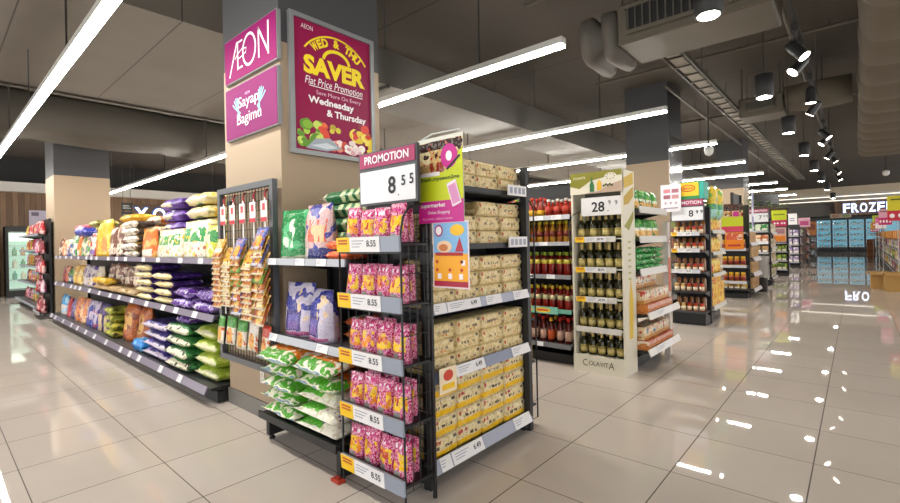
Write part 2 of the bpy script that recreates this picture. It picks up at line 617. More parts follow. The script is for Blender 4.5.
lumpy(-2.5, 24, 1.15, 3.28, 4.0, DUCTL, 3, amp=0.04, period=1.9).build('duct_wrap', t)
for k in range(6):
    MB().tube([(-0.5, 0.5 + 3.8 * k, 4.3), (-0.5, 0.5 + 3.8 * k, 3.6)], 0.01, ROD).tube([(0.5, 0.5 + 3.8 * k, 4.3), (0.5, 0.5 + 3.8 * k, 3.6)], 0.01, ROD).build('hanger', t)
t = empty('insulated_duct', 'wide quilted duct running above the main aisle towards the freezers', 'air duct', (0.62, 0, 0))
lumpy(-1, 17, 1.15, 3.4, 4.05, flat('#655d4f', 0.7), 8, amp=0.055, step=0.12, period=1.0, sag=0.05).build('duct_wrap', t)
for k in range(6):
    MB().tube([(-0.5, 1 + 3 * k, 4.3), (-0.5, 1 + 3 * k, 3.8)], 0.01, ROD).tube([(0.5, 1 + 3 * k, 4.3), (0.5, 1 + 3 * k, 3.8)], 0.01, ROD).build('hanger', t)
t = empty('insulated_duct', 'cross duct joining the far air unit to the wide quilted duct', 'air duct', (0, 9.9, 0))
lumpy(-0.88, -0.02, 0.7, 3.5, 3.86, flat('#5d5649', 0.7), 5, ax='x', amp=0.03, period=0.8).build('duct_wrap', t)
MB().tube([(-0.4, 0, 4.3), (-0.4, 0, 3.75)], 0.01, ROD).build('hanger', t)

def air_unit(x0, x1, y, label, z0, z1, dep, wrap):
    t = empty('air_handling_unit', label, 'air conditioner', (x0, y, 0))
    w = x1 - x0
    body = flat('#5a5449', 0.55)
    MB().cbox(0, w, 0, dep, z0, z1, body, 0.02).build('casing', t)
    mb = MB()
    mb.box(0.12, w - 0.12, -0.035, 0.0, z0 + 0.12, z1 - 0.08, BLACK)
    mb.build('grille_recess', t)
    mb = MB()
    n = 16
    for k in range(n):
        x = 0.14 + (w - 0.28) * k / (n - 1)
        mb.box(x - 0.008, x + 0.008, -0.05, -0.03, z0 + 0.12, z1 - 0.08, flat('#4d4a44', 0.5))
    for zz in (z0 + 0.1, z1 - 0.07):
        mb.box(0.1, w - 0.1, -0.055, 0, zz - 0.02, zz + 0.02, body)
    mb.build('grille', t)
    if wrap:
        lumpy(-0.5, 0.02, 0.75, z0 - 0.06, z1 + 0.02, flat('#55514b', 0.6), 11, ax='x', step=0.06, amp=0.22, period=0.26, sag=0.06).build('duct_wrap', t, (0, dep / 2, 0))
    for (x, yy) in ((0.05, 0.05), (w - 0.05, 0.05), (0.05, dep - 0.05), (w - 0.05, dep - 0.05)):
        MB().tube([(x, yy, 4.3), (x, yy, z1 - 0.02)], 0.008, ROD).build('hanger', t)
air_unit(-2.0, -0.55, 5.2, 'boxy air unit with slatted grille hung near the front light strip', 3.5, 3.95, 0.75, True)
air_unit(-1.55, -0.9, 9.6, 'small air unit with slatted grille hung deeper over the aisle', 3.42, 3.75, 0.6, False)

t = empty('cable_tray', 'long ladder cable tray hung above the aisle end caps', 'cable tray', (-1.72, 6.2, 3.62))
RAIL = flat('#4c4943', 0.5)
mb = MB().box(-0.13, -0.11, 0, 18, 0, 0.06, RAIL).box(0.11, 0.13, 0, 18, 0, 0.06, RAIL)
for k in range(45):
    mb.box(-0.11, 0.11, 0.2 + 0.4 * k, 0.225 + 0.4 * k, 0.005, 0.025, RAIL)
mb.build('ladder_frame', t)
MB().box(-0.09, 0.07, 0, 18, 0.026, 0.045, flat('#8a857a', 0.6)).build('cable', t)
for k in range(6):
    MB().tube([(-0.13, 1 + 3 * k, 0.68), (-0.13, 1 + 3 * k, 0.0), (0.13, 1 + 3 * k, 0.0), (0.13, 1 + 3 * k, 0.68)], 0.008, ROD).build('hanger', t)

for (a, c_, r, lab) in (
        ((-3.0, 4.9, 4.2), (1.6, 4.9, 4.2), 0.022, 'thin ceiling pipe crossing just before the boxy air unit'),
        ((-3.6, 8.3, 4.2), (1.2, 8.3, 4.2), 0.025, 'ceiling pipe crossing between the two air units'),
        ((-3.6, 12.6, 4.2), (1.2, 12.6, 4.2), 0.03, 'ceiling pipe crossing beyond the small air unit'),
        ((-0.65, 3.0, 4.1), (-0.65, 26, 4.1), 0.022, 'ceiling pipe running along beside the spotlight track'),
        ((-2.6, 9.0, 4.1), (-2.6, 30, 4.1), 0.03, 'ceiling pipe running along above the end caps'),
        ((-9.8, 0.4, 3.9), (-9.8, 20, 3.9), 0.03, 'dark pipe running beside the bulging insulated duct')):
    t = empty('pipe', lab, 'pipe', a)
    v = Vector(c_) - Vector(a)
    MB().tube([(0, 0, 0), v], r, flat('#57524a', 0.5), 8).build('pipe_run', t)
    for k in range(5):
        p = v * (k + 0.5) / 5
        MB().tube([(p.x, p.y, 4.3 - a[2]), (p.x, p.y, 0)], 0.006, ROD).build('hanger', t)

# ------------------------------------------------------------------ ceiling light strips
DIFF = flat('#fffaf0', 0.4, 0, STRIP)
ALU = flat('#c9c8c4', 0.4, 0.3)
WHERE = ['along the front aisle, passing above the bag shelves', 'over the second aisle, in front of the sauce bay', 'above the third aisle, behind the olive oil stand',
         'above the fourth aisle, beyond the stock cube end cap', 'above the fifth aisle, beyond the jar end cap', 'above the sixth aisle from the front', 'above the seventh aisle from the front', 'above the eighth aisle from the front', 'above the last aisle before the freezers']
for k, y in enumerate((0.86, 3.68, 6.56, 9.48, 12.36, 15.0, 18.0, 20.8, 24.0)):
    t = empty('linear_light', 'long white LED strip light ' + WHERE[k], 'light', (-1.88, y, 3.0), 0, 'suspended LED strip lights')
    MB().box(-15.2, 0, -0.04, 0.04, 0.022, 0.08, ALU).build('housing', t)
    MB().box(-15.19, -0.01, -0.038, 0.038, 0.0, 0.022, DIFF).build('diffuser', t)
    for q in (-2.8, -5.3, -7.6, -9.6, -12.0, -14.4, -16.6):
        x = q + 1.88
        ztop = 0.8 if -9.25 < q < -5.5 else 1.3
        MB().tube([(x, 0, 0.08), (x, 0, ztop)], 0.009, ROD, 5).build('hanger', t)

# ------------------------------------------------------------------ round downlights on rods
LENS = flat('#fff6e6', 0.4, 0, DOWNL)
DLAB = ['black cylinder downlight hanging just before the boxy air unit', 'black cylinder downlight hanging between the two air units', 'black cylinder downlight hanging beside the small air unit',
        'black cylinder downlight just beyond the small air unit', 'fifth black cylinder downlight along the aisle', 'sixth black cylinder downlight along the aisle', 'seventh black cylinder downlight along the aisle',
        'last black cylinder downlight along the aisle, near the freezers']
for k, y in enumerate((3.95, 6.75, 9.4, 12.3, 15.4, 18.6, 22.5, 28.0)):
    t = empty('cylinder_downlight', DLAB[k], 'light', (-0.82, y, 3.0), 0, 'cylinder downlights over the main aisle')
    MB().lathe([(0.092, 0), (0.1, 0.01), (0.1, 0.26), (0.095, 0.27)], BLACK, 20).build('can', t)
    MB().lathe([(0.075, -0.004), (0.075, 0.0)], LENS, 20).build('lens', t)
    MB().tube([(0, 0, 0.26), (0, 0, 1.3)], 0.006, ROD, 5).build('hanger', t)

# track with spotlights
t = empty('lighting_track', 'black spotlight track running along above the main aisle', 'light track', (-0.42, 4.4, 3.36))
MB().box(-0.02, 0.02, 0, 17, 0, 0.04, BLACK).build('track_bar', t)
for k in range(5):
    MB().tube([(0, 0.4 + 4 * k, 0.04), (0, 0.4 + 4 * k, 0.94)], 0.008, ROD, 5).build('hanger', t)
SLAB = ['first black spotlight on the track, near the boxy air unit', 'second black spotlight on the track, tilted towards the wide quilted duct', 'third spotlight on the track, aimed straight down', 'fourth black spotlight on the track, beside the downward one',
        'fifth black spotlight on the track, beyond the small air unit', 'sixth black spotlight along the track', 'seventh black spotlight along the track', 'eighth black spotlight along the track', 'ninth black spotlight along the track', 'spotlight at the far end of the track']
SPOTL = flat('#fff0d8', 0.4, 0, 14.0)
for k, (y, tilt, az) in enumerate(((5.6, 38, -100), (6.1, -42, -60), (7.5, 4, 0), (8.3, 35, 70), (10.6, 40, -90), (11.3, -40, -70), (13.4, 38, 80), (14.2, -35, 100), (17.0, 40, -90), (19.0, -30, 80))):
    t = empty('track_spotlight', SLAB[k], 'light', (-0.42, y, 3.36), 0, 'spotlights on the track')
    MB().box(-0.025, 0.025, -0.05, 0.05, -0.06, 0.0, BLACK).build('adapter', t)
    MB().tube([(0, 0, -0.06), (0, 0, -0.2)], 0.012, BLACK, 8).build('arm', t)
    h = MB().lathe([(0.04, 0.09), (0.052, 0.05), (0.056, -0.1), (0.06, -0.11)], flat('#222223', 0.35), 16).build('can', t, (0, 0, -0.24), (R(tilt), 0, R(az)))
    MB().lathe([(0.052, -0.117), (0.052, -0.111)], SPOTL, 16).build('lens', h)

# small ceiling devices
for (x, y, z, lab) in ((-1.95, 9.2, 2.86, 'small white dome camera hanging by the light strip above the stock cube end cap'), (0.62, 17.5, 3.0, 'white dome camera hanging beyond the end of the quilted duct')):
    t = empty('dome_camera', lab, 'camera', (x, y, z))
    MB().lathe([(0.02, -0.1), (0.06, -0.07), (0.075, -0.02), (0.075, 0.03), (0.05, 0.05)], flat('#d6d6d4', 0.3), 16).build('dome', t)
    MB().tube([(0, 0, 0.04), (0, 0, 4.3 - z)], 0.012, ROD, 6).build('hanger', t)

# ------------------------------------------------------------------ shelving units
FRAME = flat('#18191c', 0.45)
FRAME2 = flat('#27292d', 0.5)
SHELFM = flat('#4a4b4e', 0.45)
RAILM = flat('#a9adb6', 0.25)
PAPER = flat('#e9e8ea', 0.6)
INK = flat('#22242c', 0.6)
YEL = flat('#f0c41c', 0.5)
def rail_mesh(w, h, tilt, m, y=0.0):
    T = Matrix.Translation((0, y, 0)) @ Matrix.Rotation(R(-tilt), 4, 'X')
    return MB().box(0, w, -0.012, 0.0, -h / 2, h / 2, m, T)
def tag_mesh(x, w, h, tilt, price=None, y=0.0, m=None, lines=True, yellow=0.0, pw=0.35):
    T = Matrix.Translation((0, y, 0)) @ Matrix.Rotation(R(-tilt), 4, 'X')
    mb = MB()
    mb.box(x, x + w, -0.016, -0.0125, -h / 2, h / 2, m or PAPER, T)
    if yellow:
        mb.box(x, x + yellow, -0.0175, -0.016, -h / 2, h / 2, YEL, T)
        for k in range(2):
            mb.box(x + yellow * 0.15, x + yellow * 0.85, -0.0185, -0.0175, h * (0.22 - 0.2 * k), h * (0.34 - 0.2 * k), flat('#b9551f', 0.6), T)
    if lines:
        for k in range(3):
            xx = x + yellow + (w - yellow) * 0.08
            mb.box(xx, xx + (w - yellow) * (0.42 - 0.08 * k), -0.0172, -0.016, h * (0.22 - 0.2 * k), h * (0.27 - 0.2 * k), flat('#8b93a6', 0.6), T)
    if price:
        tw = (w - yellow) * pw
        mb.text(price, x + w - tw * 0.62, 0, h * 0.42, INK, -0.0175, align='c', bold=0.015, T=T @ Matrix.Translation((0, 0, -h * 0.15)), maxw=tw)
    return mb
def gondola(name, label, fr, w, d, shelves, top, group=None, back=True, back_top=None, ends=True, base=True, base_y=0.02, colour=None, post=0.03, back_m=None, cat='shelf unit'):
    """shelves: dicts z, y0 (front set-back), d (depth), rail (h), tilt, tags [(x, w, price, yellow)], m"""
    fm = colour or FRAME
    t = empty(name, label, cat, fr.w(0, 0, 0), fr.a, group)
    if back:
        MB().box(0, w, d - 0.02, d, 0.02, back_top or top, back_m or FRAME2).build('back_panel', t)
    if ends:
        for x in (0, w):
            MB().box(x - post / 2, x + post / 2, d - 0.06, d + 0.002, 0, top, fm).build('upright', t)
    if base:
        MB().box(0.0, w, base_y + 0.06, d - 0.03, 0.005, 0.1, fm).build('base', t)
    for s in shelves:
        z, y0 = s['z'], s.get('y0', 0.0)
        sh = MB().box(0.005, w - 0.005, y0, y0 + s.get('d', d - y0 - 0.025), -0.022, 0.0, s.get('m', SHELFM))
        if ends:
            for x in (0.0, w - 0.012):
                sh.add([(x, y0 + 0.03, -0.022), (x, d - 0.03, -0.10), (x, d - 0.03, -0.0), (x, y0 + 0.03, 0.0),
                        (x + 0.012, y0 + 0.03, -0.022), (x + 0.012, d - 0.03, -0.10), (x + 0.012, d - 0.03, -0.0), (x + 0.012, y0 + 0.03, 0.0)],
                       [(0, 1, 2, 3), (4, 7, 6, 5), (0, 4, 5, 1), (3, 2, 6, 7), (0, 3, 7, 4), (1, 5, 6, 2)], fm)
        so = sh.build('shelf', t, (0, 0, z))
        h = s.get('rail', 0.05)
        if h:
            tl = s.get('tilt', 8)
            rz = s.get('rz', 0.012)
            rw = s.get('rw', w)
            rail_mesh(rw, h, tl, s.get('rm', RAILM), y0 - 0.004).build('price_rail', so, (s.get('rx', 0), 0, rz - h / 2))
            for tg in s.get('tags', ()):
                x, tw = tg[:2]
                price = tg[2] if len(tg) > 2 else None
                yl = tg[3] if len(tg) > 3 else 0.0
                tag_mesh(x, tw, h * 0.96, tl, price, y0 - 0.004, yellow=yl).build('price_tag', so, (0, 0, rz - h / 2))
    return t

# ------------------------------------------------------------------ long bag gondola beside the columns
FL = Fr(-11.36, 1.53)
WL = 7.29
rnd = random.Random(4)
def auto_tags(w, step, tw, seed):
    r = random.Random(seed)
    out, x = [], 0.15
    while x < w - tw - 0.05:
        out.append((x, tw, None, 0.0)); x += step * r.uniform(0.6, 1.4)
    return out
PINKRAIL = flat('#7d7688', 0.3)
gondola('gondola_shelving', 'long dark three-level shelving unit of mixed bags standing between the two columns', FL, WL, 0.62, [
    dict(z=0.14, y0=0.0, rail=0.068, tilt=25, rz=0.02, tags=auto_tags(WL, 0.55, 0.1, 1), rm=PINKRAIL),
    dict(z=0.735, y0=0.07, rail=0.06, tilt=20, tags=auto_tags(WL, 0.5, 0.11, 2), rm=PINKRAIL),
    dict(z=1.215, y0=0.08, rail=0.05, tilt=5, tags=auto_tags(WL, 0.5, 0.11, 3), rm=PINKRAIL)], 1.21, back_top=1.19)
def lay_stack(fr, proto, x, y, z, n, desc, where, dz, group, jitter=0.02, rz=0.0, seed=0):
    r = random.Random(seed)
    for k in range(n):
        nm = 'bottom' if k == 0 else 'topmost' if k == n - 1 else ORD[k] + ' up'
        put(proto, fr, x + r.uniform(-jitter, jitter), y + r.uniform(-0.01, 0.01), z + k * dz, f'{desc}, {nm} in its stack, {where}', rz=rz + r.uniform(-3, 3), group=group)
# wrappers
W_GREENWHITE = pack('#e8e6d6', [('rect', .1, .9, .45, .8, '#2f9a4f'), ('blob', 14, .56, '#f4f2e2', (.1, .9, .45, .8)), ('blob', 20, .62, '#e7c93a'), ('spots', 14, .22, '#c8613a', (.05, .95, .05, .4))])
W_PURPLE = pack('#4b2382', [('blob', 9, .58, '#8a62c4'), ('rect', .1, .5, .0, .06, '#e9dcb6')], axis='y')
W_PURPLE2 = pack('#56278f', [('blob', 11, .55, '#a98fd6'), ('blob', 19, .66, '#efe6f5')], axis='y', rough=.25)
W_YELWHITE = pack('#e4d9a0', [('rect', .3, .7, .1, .8, '#2e5f2c'), ('blob', 12, .58, '#f0c73a'), ('rect', 0, 1, 0, .06, '#efe5c8')], axis='y')
W_ORANGE = pack('#e2701c', [('blob', 10, .55, '#f2b25e'), ('rect', .15, .85, .05, .3, '#f3e6d4')])
W_ORANGEL = pack('#e2751f', [('blob', 10, .57, '#f5cf8d'), ('rect', 0, 1, 0, .12, '#efe0c5')], axis='y')
W_BROWNWHITE = pack('#4a3a30', [('rect', 0, 1, 0, .16, '#e6dfcf'), ('blob', 12, .58, '#8d7a62')], axis='y')
W_YELLOW = pack('#e8b31d', [('blob', 9, .55, '#f6d65e'), ('rect', .2, .8, .15, .5, '#d98a2a'), ('spots', 18, .22, '#f8eec8', (.1, .9, .1, .6))])
W_YELLOWL = pack('#d8a524', [('blob', 9, .55, '#f0cf56')], axis='y')
W_BROWN = pack('#7a4a35', [('blob', 10, .54, '#d9c2b0'), ('rect', .2, .8, .1, .45, '#ead9c4'), ('blob', 22, .62, '#3c2118')])
W_REDWHITE = pack('#e6ddd2', [('blob', 9, .56, '#b5402c'), ('rect', .1, .9, .1, .3, '#8a6ab0')])
W_MULTI = pack('#e4dcc0', [('blob', 12, .55, '#5aa04a'), ('blob', 16, .6, '#5b3fa0'), ('blob', 21, .63, '#e08a2a')])
W_PINKL = pack('#d94f78', [('blob', 11, .55, '#f0b6c0')], axis='y')
W_SALMON = pack('#d98a56', [('blob', 10, .55, '#f0d0b0')])
W_BLUE = pack('#2b38a0', [('blob', 10, .56, '#8f8fd8')])
W_OLIVEL = pack('#7a7a30', [('blob', 10, .55, '#c0b45a')], axis='y')
BAGW = 'top shelf of the long bag gondola'
def stand(name, w, h, d, m, seed=0):
    return bag(name, 'bag', w, h, d, m, seed, stand=True)
GB = 'bags on the long gondola'
# top shelf: fronts, from the column end outwards (local x of the middle)
ZT = 1.217
p_gw = stand('flour_bag', 0.8, 0.3, 0.15, W_GREENWHITE, 1)
put(p_gw, FL, 5.95, 0.185, ZT, 'large green and white flour bag on the top shelf, beside the orange bags', rz=-1, group=GB)
p_gw2 = stand('flour_bag', 0.56, 0.36, 0.16, W_GREENWHITE, 2)
put(p_gw2, FL, 6.66, 0.185, ZT, 'large green and white flour bag on the top shelf, second from its column end', rz=2, group=GB)
put(stand('flour_bag', 0.24, 0.3, 0.12, pack('#c9cf3a', [('rect', .1, .9, .5, .85, '#2f8a45'), ('blob', 14, .58, '#f0ecc0')]), 3), FL, 7.1, 0.17, ZT, 'lime yellow flour bag at the column end of the top shelf', rz=8, group=GB)
p_pu = bag('rice_bag', 'bag', 0.78, 0.36, 0.134, W_PURPLE, 5, lay=True, nx=10)
lay_stack(FL, p_pu, 5.5, 0.49, ZT, 5, 'purple rice bag', 'top shelf behind the flour bags', 0.135, GB, seed=3)
p_yw = bag('rice_bag', 'bag', 0.66, 0.36, 0.134, W_YELWHITE, 6, lay=True, nx=10)
lay_stack(FL, p_yw, 6.27, 0.49, ZT, 5, 'yellow and green rice bag', 'top shelf behind the flour bags', 0.135, GB, seed=4)
p_or = stand('snack_bag', 0.36, 0.33, 0.12, W_ORANGE, 7)
put(p_or, FL, 5.32, 0.17, ZT, 'orange and white bag standing on the top shelf beside the flour bags', rz=6, group=GB)
p_orl = bag('rice_bag', 'bag', 0.64, 0.34, 0.128, W_ORANGEL, 8, lay=True, nx=10)
lay_stack(FL, p_orl, 4.74, 0.5, ZT, 4, 'orange rice bag', 'top shelf behind the brown and white stack', 0.129, GB, seed=5)
p_bw = bag('rice_bag', 'bag', 0.62, 0.24, 0.088, W_BROWNWHITE, 9, lay=True, nx=10)
lay_stack(FL, p_bw, 4.8, 0.19, ZT, 5, 'brown and white rice bag', 'top shelf of the long gondola', 0.089, GB, seed=6)
p_br = stand('snack_bag', 0.36, 0.4, 0.13, W_BROWN, 10)
for k, x in enumerate((4.2, 3.8)):
    put(p_br, FL, x, 0.18, ZT, f'brown and cream bag standing on the top shelf, {["beside the brown and white stack", "beside the tall yellow bags"][k]}', rz=4 - 7 * k, group=GB)
p_yl = bag('rice_bag', 'bag', 0.8, 0.34, 0.12, W_YELLOWL, 11, lay=True)
lay_stack(FL, p_yl, 3.6, 0.5, ZT, 5, 'mustard yellow rice bag', 'top shelf behind the brown bags', 0.121, GB, seed=7)
p_y = stand('snack_bag', 0.36, 0.53, 0.14, W_YELLOW, 12)
put(p_y, FL, 3.4, 0.19, ZT, 'tall yellow bag on the top shelf, beside the brown standing bags', rz=5, group=GB)
put(p_y, FL, 3.01, 0.19, ZT, 'tall yellow bag on the top shelf, beside the red and white bag', rz=-6, group=GB, scale=(1, 1, .93))
p_rw = stand('snack_bag', 0.34, 0.36, 0.13, W_REDWHITE, 13)
put(p_rw, FL, 2.63, 0.19, ZT, 'red and white bag standing on the top shelf beside the tall yellow bags', group=GB)
p_mu = stand('snack_bag', 0.54, 0.32, 0.14, W_MULTI, 14)
put(p_mu, FL, 2.15, 0.19, ZT, 'white bag with green print under the deep blue bag, top shelf', rz=3, group=GB)
p_ol = bag('rice_bag', 'bag', 0.9, 0.34, 0.12, W_OLIVEL, 16, lay=True)
lay_stack(FL, p_ol, 1.6, 0.5, ZT, 5, 'olive green rice bag', 'top shelf, far part', 0.121, GB, seed=8)
put(bag('snack_bag', 'bag', 0.46, 0.2, 0.15, W_BLUE, 15, lay=True), FL, 2.08, 0.17, ZT + 0.322, 'deep blue bag lying on top of the green print bag, top shelf', rz=6, group=GB)
put(p_or, FL, 1.66, 0.19, ZT, 'orange and white bag standing beside the green print bag, far part of the top shelf', rz=-5, group=GB)
put(stand('snack_bag', 0.36, 0.36, 0.13, pack('#e6e2d4', [('blob', 10, .54, '#4a9a50'), ('blob', 15, .6, '#6b4aa8')]), 17), FL, 1.28, 0.19, ZT, 'white bag with green and violet print, far part of the top shelf', group=GB)
put(stand('snack_bag', 0.36, 0.3, 0.13, pack('#ded6c4', [('blob', 10, .55, '#3d5aa0'), ('blob', 15, .6, '#d08030')]), 18), FL, 0.88, 0.19, ZT, 'white bag with blue print, far part of the top shelf', rz=6, group=GB)
p_pk = bag('rice_bag', 'bag', 0.85, 0.34, 0.115, W_PINKL, 19, lay=True)
lay_stack(FL, p_pk, 0.62, 0.5, ZT, 5, 'pink rice bag', 'far part of the top shelf', 0.116, GB, seed=9)
put(stand('snack_bag', 0.36, 0.3, 0.14, W_SALMON, 20), FL, 0.48, 0.19, ZT, 'salmon coloured bag standing near the far end of the top shelf', group=GB)
put(stand('snack_bag', 0.26, 0.34, 0.14, W_BROWN, 21), FL, 0.15, 0.19, ZT, 'brown bag at the very far end of the top shelf', rz=-4, group=GB)

# middle shelf
ZM = 0.737
p_ce = bag('rice_bag', 'bag', 0.58, 0.36, 0.082, pack('#3f1e78', [('rect', 0, 1, 0, .1, '#e4d49a'), ('blob', 14, .6, '#7d55b8', (0, 1, .2, 1))], axis='y'), 25, lay=True)
lay_stack(FL, p_ce, 5.26, 0.26, ZM, 5, 'purple bag with cream end', 'middle shelf, by the coffee bags', 0.083, GB, seed=10)
lay_stack(FL, p_ce, 5.87, 0.26, ZM, 4, 'purple bag with cream end', 'middle shelf, by shiny purple bags', 0.083, GB, seed=20)
p_pp = bag('snack_bag', 'bag', 0.44, 0.32, 0.1, W_PURPLE2, 26, lay=True)
put(p_pp, FL, 6.46, 0.22, ZM, 'shiny purple bag lying next to the cream-ended stack, middle shelf', rz=4, group=GB)
put(p_pp, FL, 6.47, 0.24, ZM + 0.102, 'shiny purple bag lying on another, next to the cream-ended stack', rz=-3, group=GB)
put(p_pp, FL, 6.99, 0.22, ZM, 'shiny purple bag lying at the column end of the middle shelf', rz=3, group=GB)
put(p_pp, FL, 6.99, 0.24, ZM + 0.102, 'shiny purple bag on top at the column end of the middle shelf', rz=-5, group=GB)
lay_stack(FL, bag('rice_bag', 'bag', 0.98, 0.14, 0.075, pack('#4c4a2a', [('blob', 8, .58, '#8a864a')], axis='y'), 27, lay=True), 6.72, 0.5, ZM, 5, 'dark olive bag', 'back of the middle shelf', 0.076, GB, seed=11)
p_brm = stand('coffee_bag', 0.38, 0.28, 0.14, W_BROWN, 28)
BR = ['beside the cream-ended stack', 'second from the cream-ended stack', 'third from the cream-ended stack', 'fourth from the cream-ended stack', 'fifth from the cream-ended stack']
for k, x in enumerate((4.72, 4.3, 3.88, 3.46, 3.04)):
    put(p_brm, FL, x, 0.34, ZM + 0.09, f'brown coffee bag with white print, {BR[k]}, middle shelf', rz=(-5, 4, -3, 5, 2)[k], group=GB, scale=(1, 1, (1, 1.08, .95, 1.05, 1)[k]))
p_bei = bag('snack_bag', 'bag', 0.4, 0.4, 0.088, pack('#b39360', [('spots', 20, .25, '#d9c08e'), ('blob', 18, .6, '#8c6a3c')], axis='y'), 29, lay=True)
for k, x in enumerate((4.72, 4.3, 3.88, 3.46, 3.04)):
    put(p_bei, FL, x, 0.29, ZM, f'beige speckled bag lying flat under the coffee bag {BR[k]}', group=GB)
p_yr = bag('snack_bag', 'bag', 0.38, 0.14, 0.1, pack('#e0b01a', [('blob', 14, .58, '#f0d868')], axis='y'), 30, lay=True)
put(p_yr, FL, 3.46, 0.155, ZM + 0.09, 'yellow bag lying in front of the fourth coffee bag, middle shelf', group=GB)
put(p_yr, FL, 3.04, 0.155, ZM + 0.09, 'yellow bag lying in front of the fifth coffee bag, middle shelf', group=GB)
put(stand('coffee_bag', 0.36, 0.33, 0.14, pack('#d8cdb4', [('blob', 12, .57, '#f3efe0'), ('blob', 18, .63, '#5c3a80')]), 31), FL, 2.62, 0.26, ZM, 'cream bag standing beside the coffee bags, middle shelf', group=GB)
p_pw = stand('coffee_bag', 0.36, 0.33, 0.14, pack('#cfc3c6', [('blob', 10, .53, '#5b3f96'), ('rect', .2, .8, .1, .45, '#d9cbb4'), ('blob', 20, .62, '#402018')]), 32)
put(p_pw, FL, 2.22, 0.24, ZM, 'violet and cream bag on the middle shelf beside the cream bag', rz=4, group=GB)
put(p_pw, FL, 1.83, 0.24, ZM, 'violet and cream bag on the middle shelf beside the golden bags', rz=-4, group=GB, scale=(1, 1, 1.05))
p_gd = stand('snack_bag', 0.34, 0.33, 0.14, pack('#d3a44c', [('blob', 10, .55, '#eed592'), ('rect', .2, .8, .1, .4, '#e9c96a')]), 33)
put(p_gd, FL, 1.44, 0.24, ZM, 'golden bag on the middle shelf beside the violet and cream bag', rz=4, group=GB)
put(p_gd, FL, 1.07, 0.24, ZM, 'golden bag on the middle shelf beside the green and blue bag', rz=-4, group=GB)
put(stand('snack_bag', 0.34, 0.26, 0.14, pack('#4f8a3c', [('rect', 0, 1, 0, .5, '#3a4a86'), ('blob', 13, .58, '#c9d2b0')]), 34), FL, 0.7, 0.24, ZM, 'green and blue bag, far part of the middle shelf', rz=5, group=GB)
put(stand('snack_bag', 0.26, 0.3, 0.14, pack('#c8643a', [('blob', 12, .56, '#e8c0a0'), ('blob', 18, .62, '#5a2a20')]), 35), FL, 0.39, 0.24, ZM, 'rust orange bag, far part of the middle shelf', group=GB)
put(stand('snack_bag', 0.2, 0.3, 0.14, pack('#8a3038', [('blob', 12, .56, '#d9a0a0')]), 36), FL, 0.14, 0.24, ZM, 'dark red bag at the far end of the middle shelf', group=GB)
# bottom shelf
ZB = 0.142
p_gr = bag('rice_bag', 'bag', 0.6, 0.42, 0.112, pack('#2f7f3a', [('rect', .1, .6, .2, .9, '#7cba4e'), ('rect', 0, 1, 0, .08, '#efe7cf'), ('blob', 14, .6, '#153f1e')], axis='y'), 40, lay=True, nx=10)
lay_stack(FL, p_gr, 6.44, 0.24, ZB, 4, 'green rice bag with white end', 'bottom shelf', 0.113, GB, seed=12, jitter=.01)
p_lm = bag('rice_bag', 'bag', 0.46, 0.4, 0.118, pack('#9cb62e', [('blob', 8, .56, '#c6d45e'), ('rect', 0, 1, 0, .06, '#d8d8b0')], axis='y'), 41, lay=True)
lay_stack(FL, p_lm, 7.02, 0.28, ZB, 4, 'lime green rice bag', 'column end of the bottom shelf', 0.119, GB, seed=13, jitter=.01)
put(bag('snack_bag', 'bag', 0.34, 0.18, 0.07, W_PURPLE2, 42, lay=True), FL, 6.5, 0.17, ZB + 0.454, 'purple bag lying on top of the green white-ended stack, bottom shelf', rz=4, group=GB)
p_bp = bag('rice_bag', 'bag', 0.76, 0.42, 0.1, pack('#2f2f78', [('blob', 11, .55, '#7a5fc0'), ('rect', 0, 1, 0, .07, '#cfc6d6')], axis='y'), 43, lay=True, nx=10)
lay_stack(FL, p_bp, 5.73, 0.26, ZB, 4, 'blue and violet rice bag', 'bottom shelf', 0.101, GB, seed=14, jitter=.01)
p_te = bag('rice_bag', 'bag', 0.3, 0.2, 0.12, pack('#2f8f86', [('blob', 11, .55, '#e0843c'), ('blob', 17, .6, '#e4e0c4')], axis='y'), 44, lay=True)
lay_stack(FL, p_te, 5.18, 0.35, ZB, 2, 'teal and orange bag', 'bottom shelf', 0.121, GB, seed=15)
put(bag('snack_bag', 'bag', 0.36, 0.16, 0.15, pack('#1c86d6', [('blob', 10, .58, '#7cc4f2')], axis='y'), 45, lay=True), FL, 5.14, 0.13, ZB, 'bright blue bag lying at the front edge of the bottom shelf', rz=5, group=GB)
p_ob = stand('snack_bag', 0.46, 0.46, 0.2, pack('#b9601e', [('disc', .5, .55, .26, '#e8b25a'), ('blob', 10, .57, '#8a3c14')]), 46)
put(p_ob, FL, 4.75, 0.28, ZB, 'large orange brown bag behind the bright blue bag, bottom shelf', rz=-4, group=GB)
put(p_ob, FL, 4.27, 0.26, ZB, 'large orange brown bag beside the lime striped packs, bottom shelf', rz=4, group=GB)
p_ls = bag('snack_bag', 'bag', 0.46, 0.3, 0.1, pack('#8f9a2a', [('blob', 10, .54, '#d2c64a'), ('blob', 16, .62, '#3c3a14')], axis='y'), 47, lay=True)
lay_stack(FL, p_ls, 3.78, 0.22, ZB, 4, 'lime and olive pack', 'bottom shelf', 0.101, GB, seed=16, jitter=.008)
p_pt = stand('coffee_bag', 0.28, 0.4, 0.14, pack('#3a2560', [('rect', .25, .75, .0, .6, '#d3b890'), ('blob', 14, .6, '#8068b0', (0, 1, .6, 1))]), 48)
for k, x in enumerate((3.38, 3.07)):
    put(p_pt, FL, x, 0.19, ZB, f'dark violet bag with tan front panel, {["beside the lime and olive packs", "second from the lime and olive packs"][k]}', rz=(0, 3)[k], group=GB)
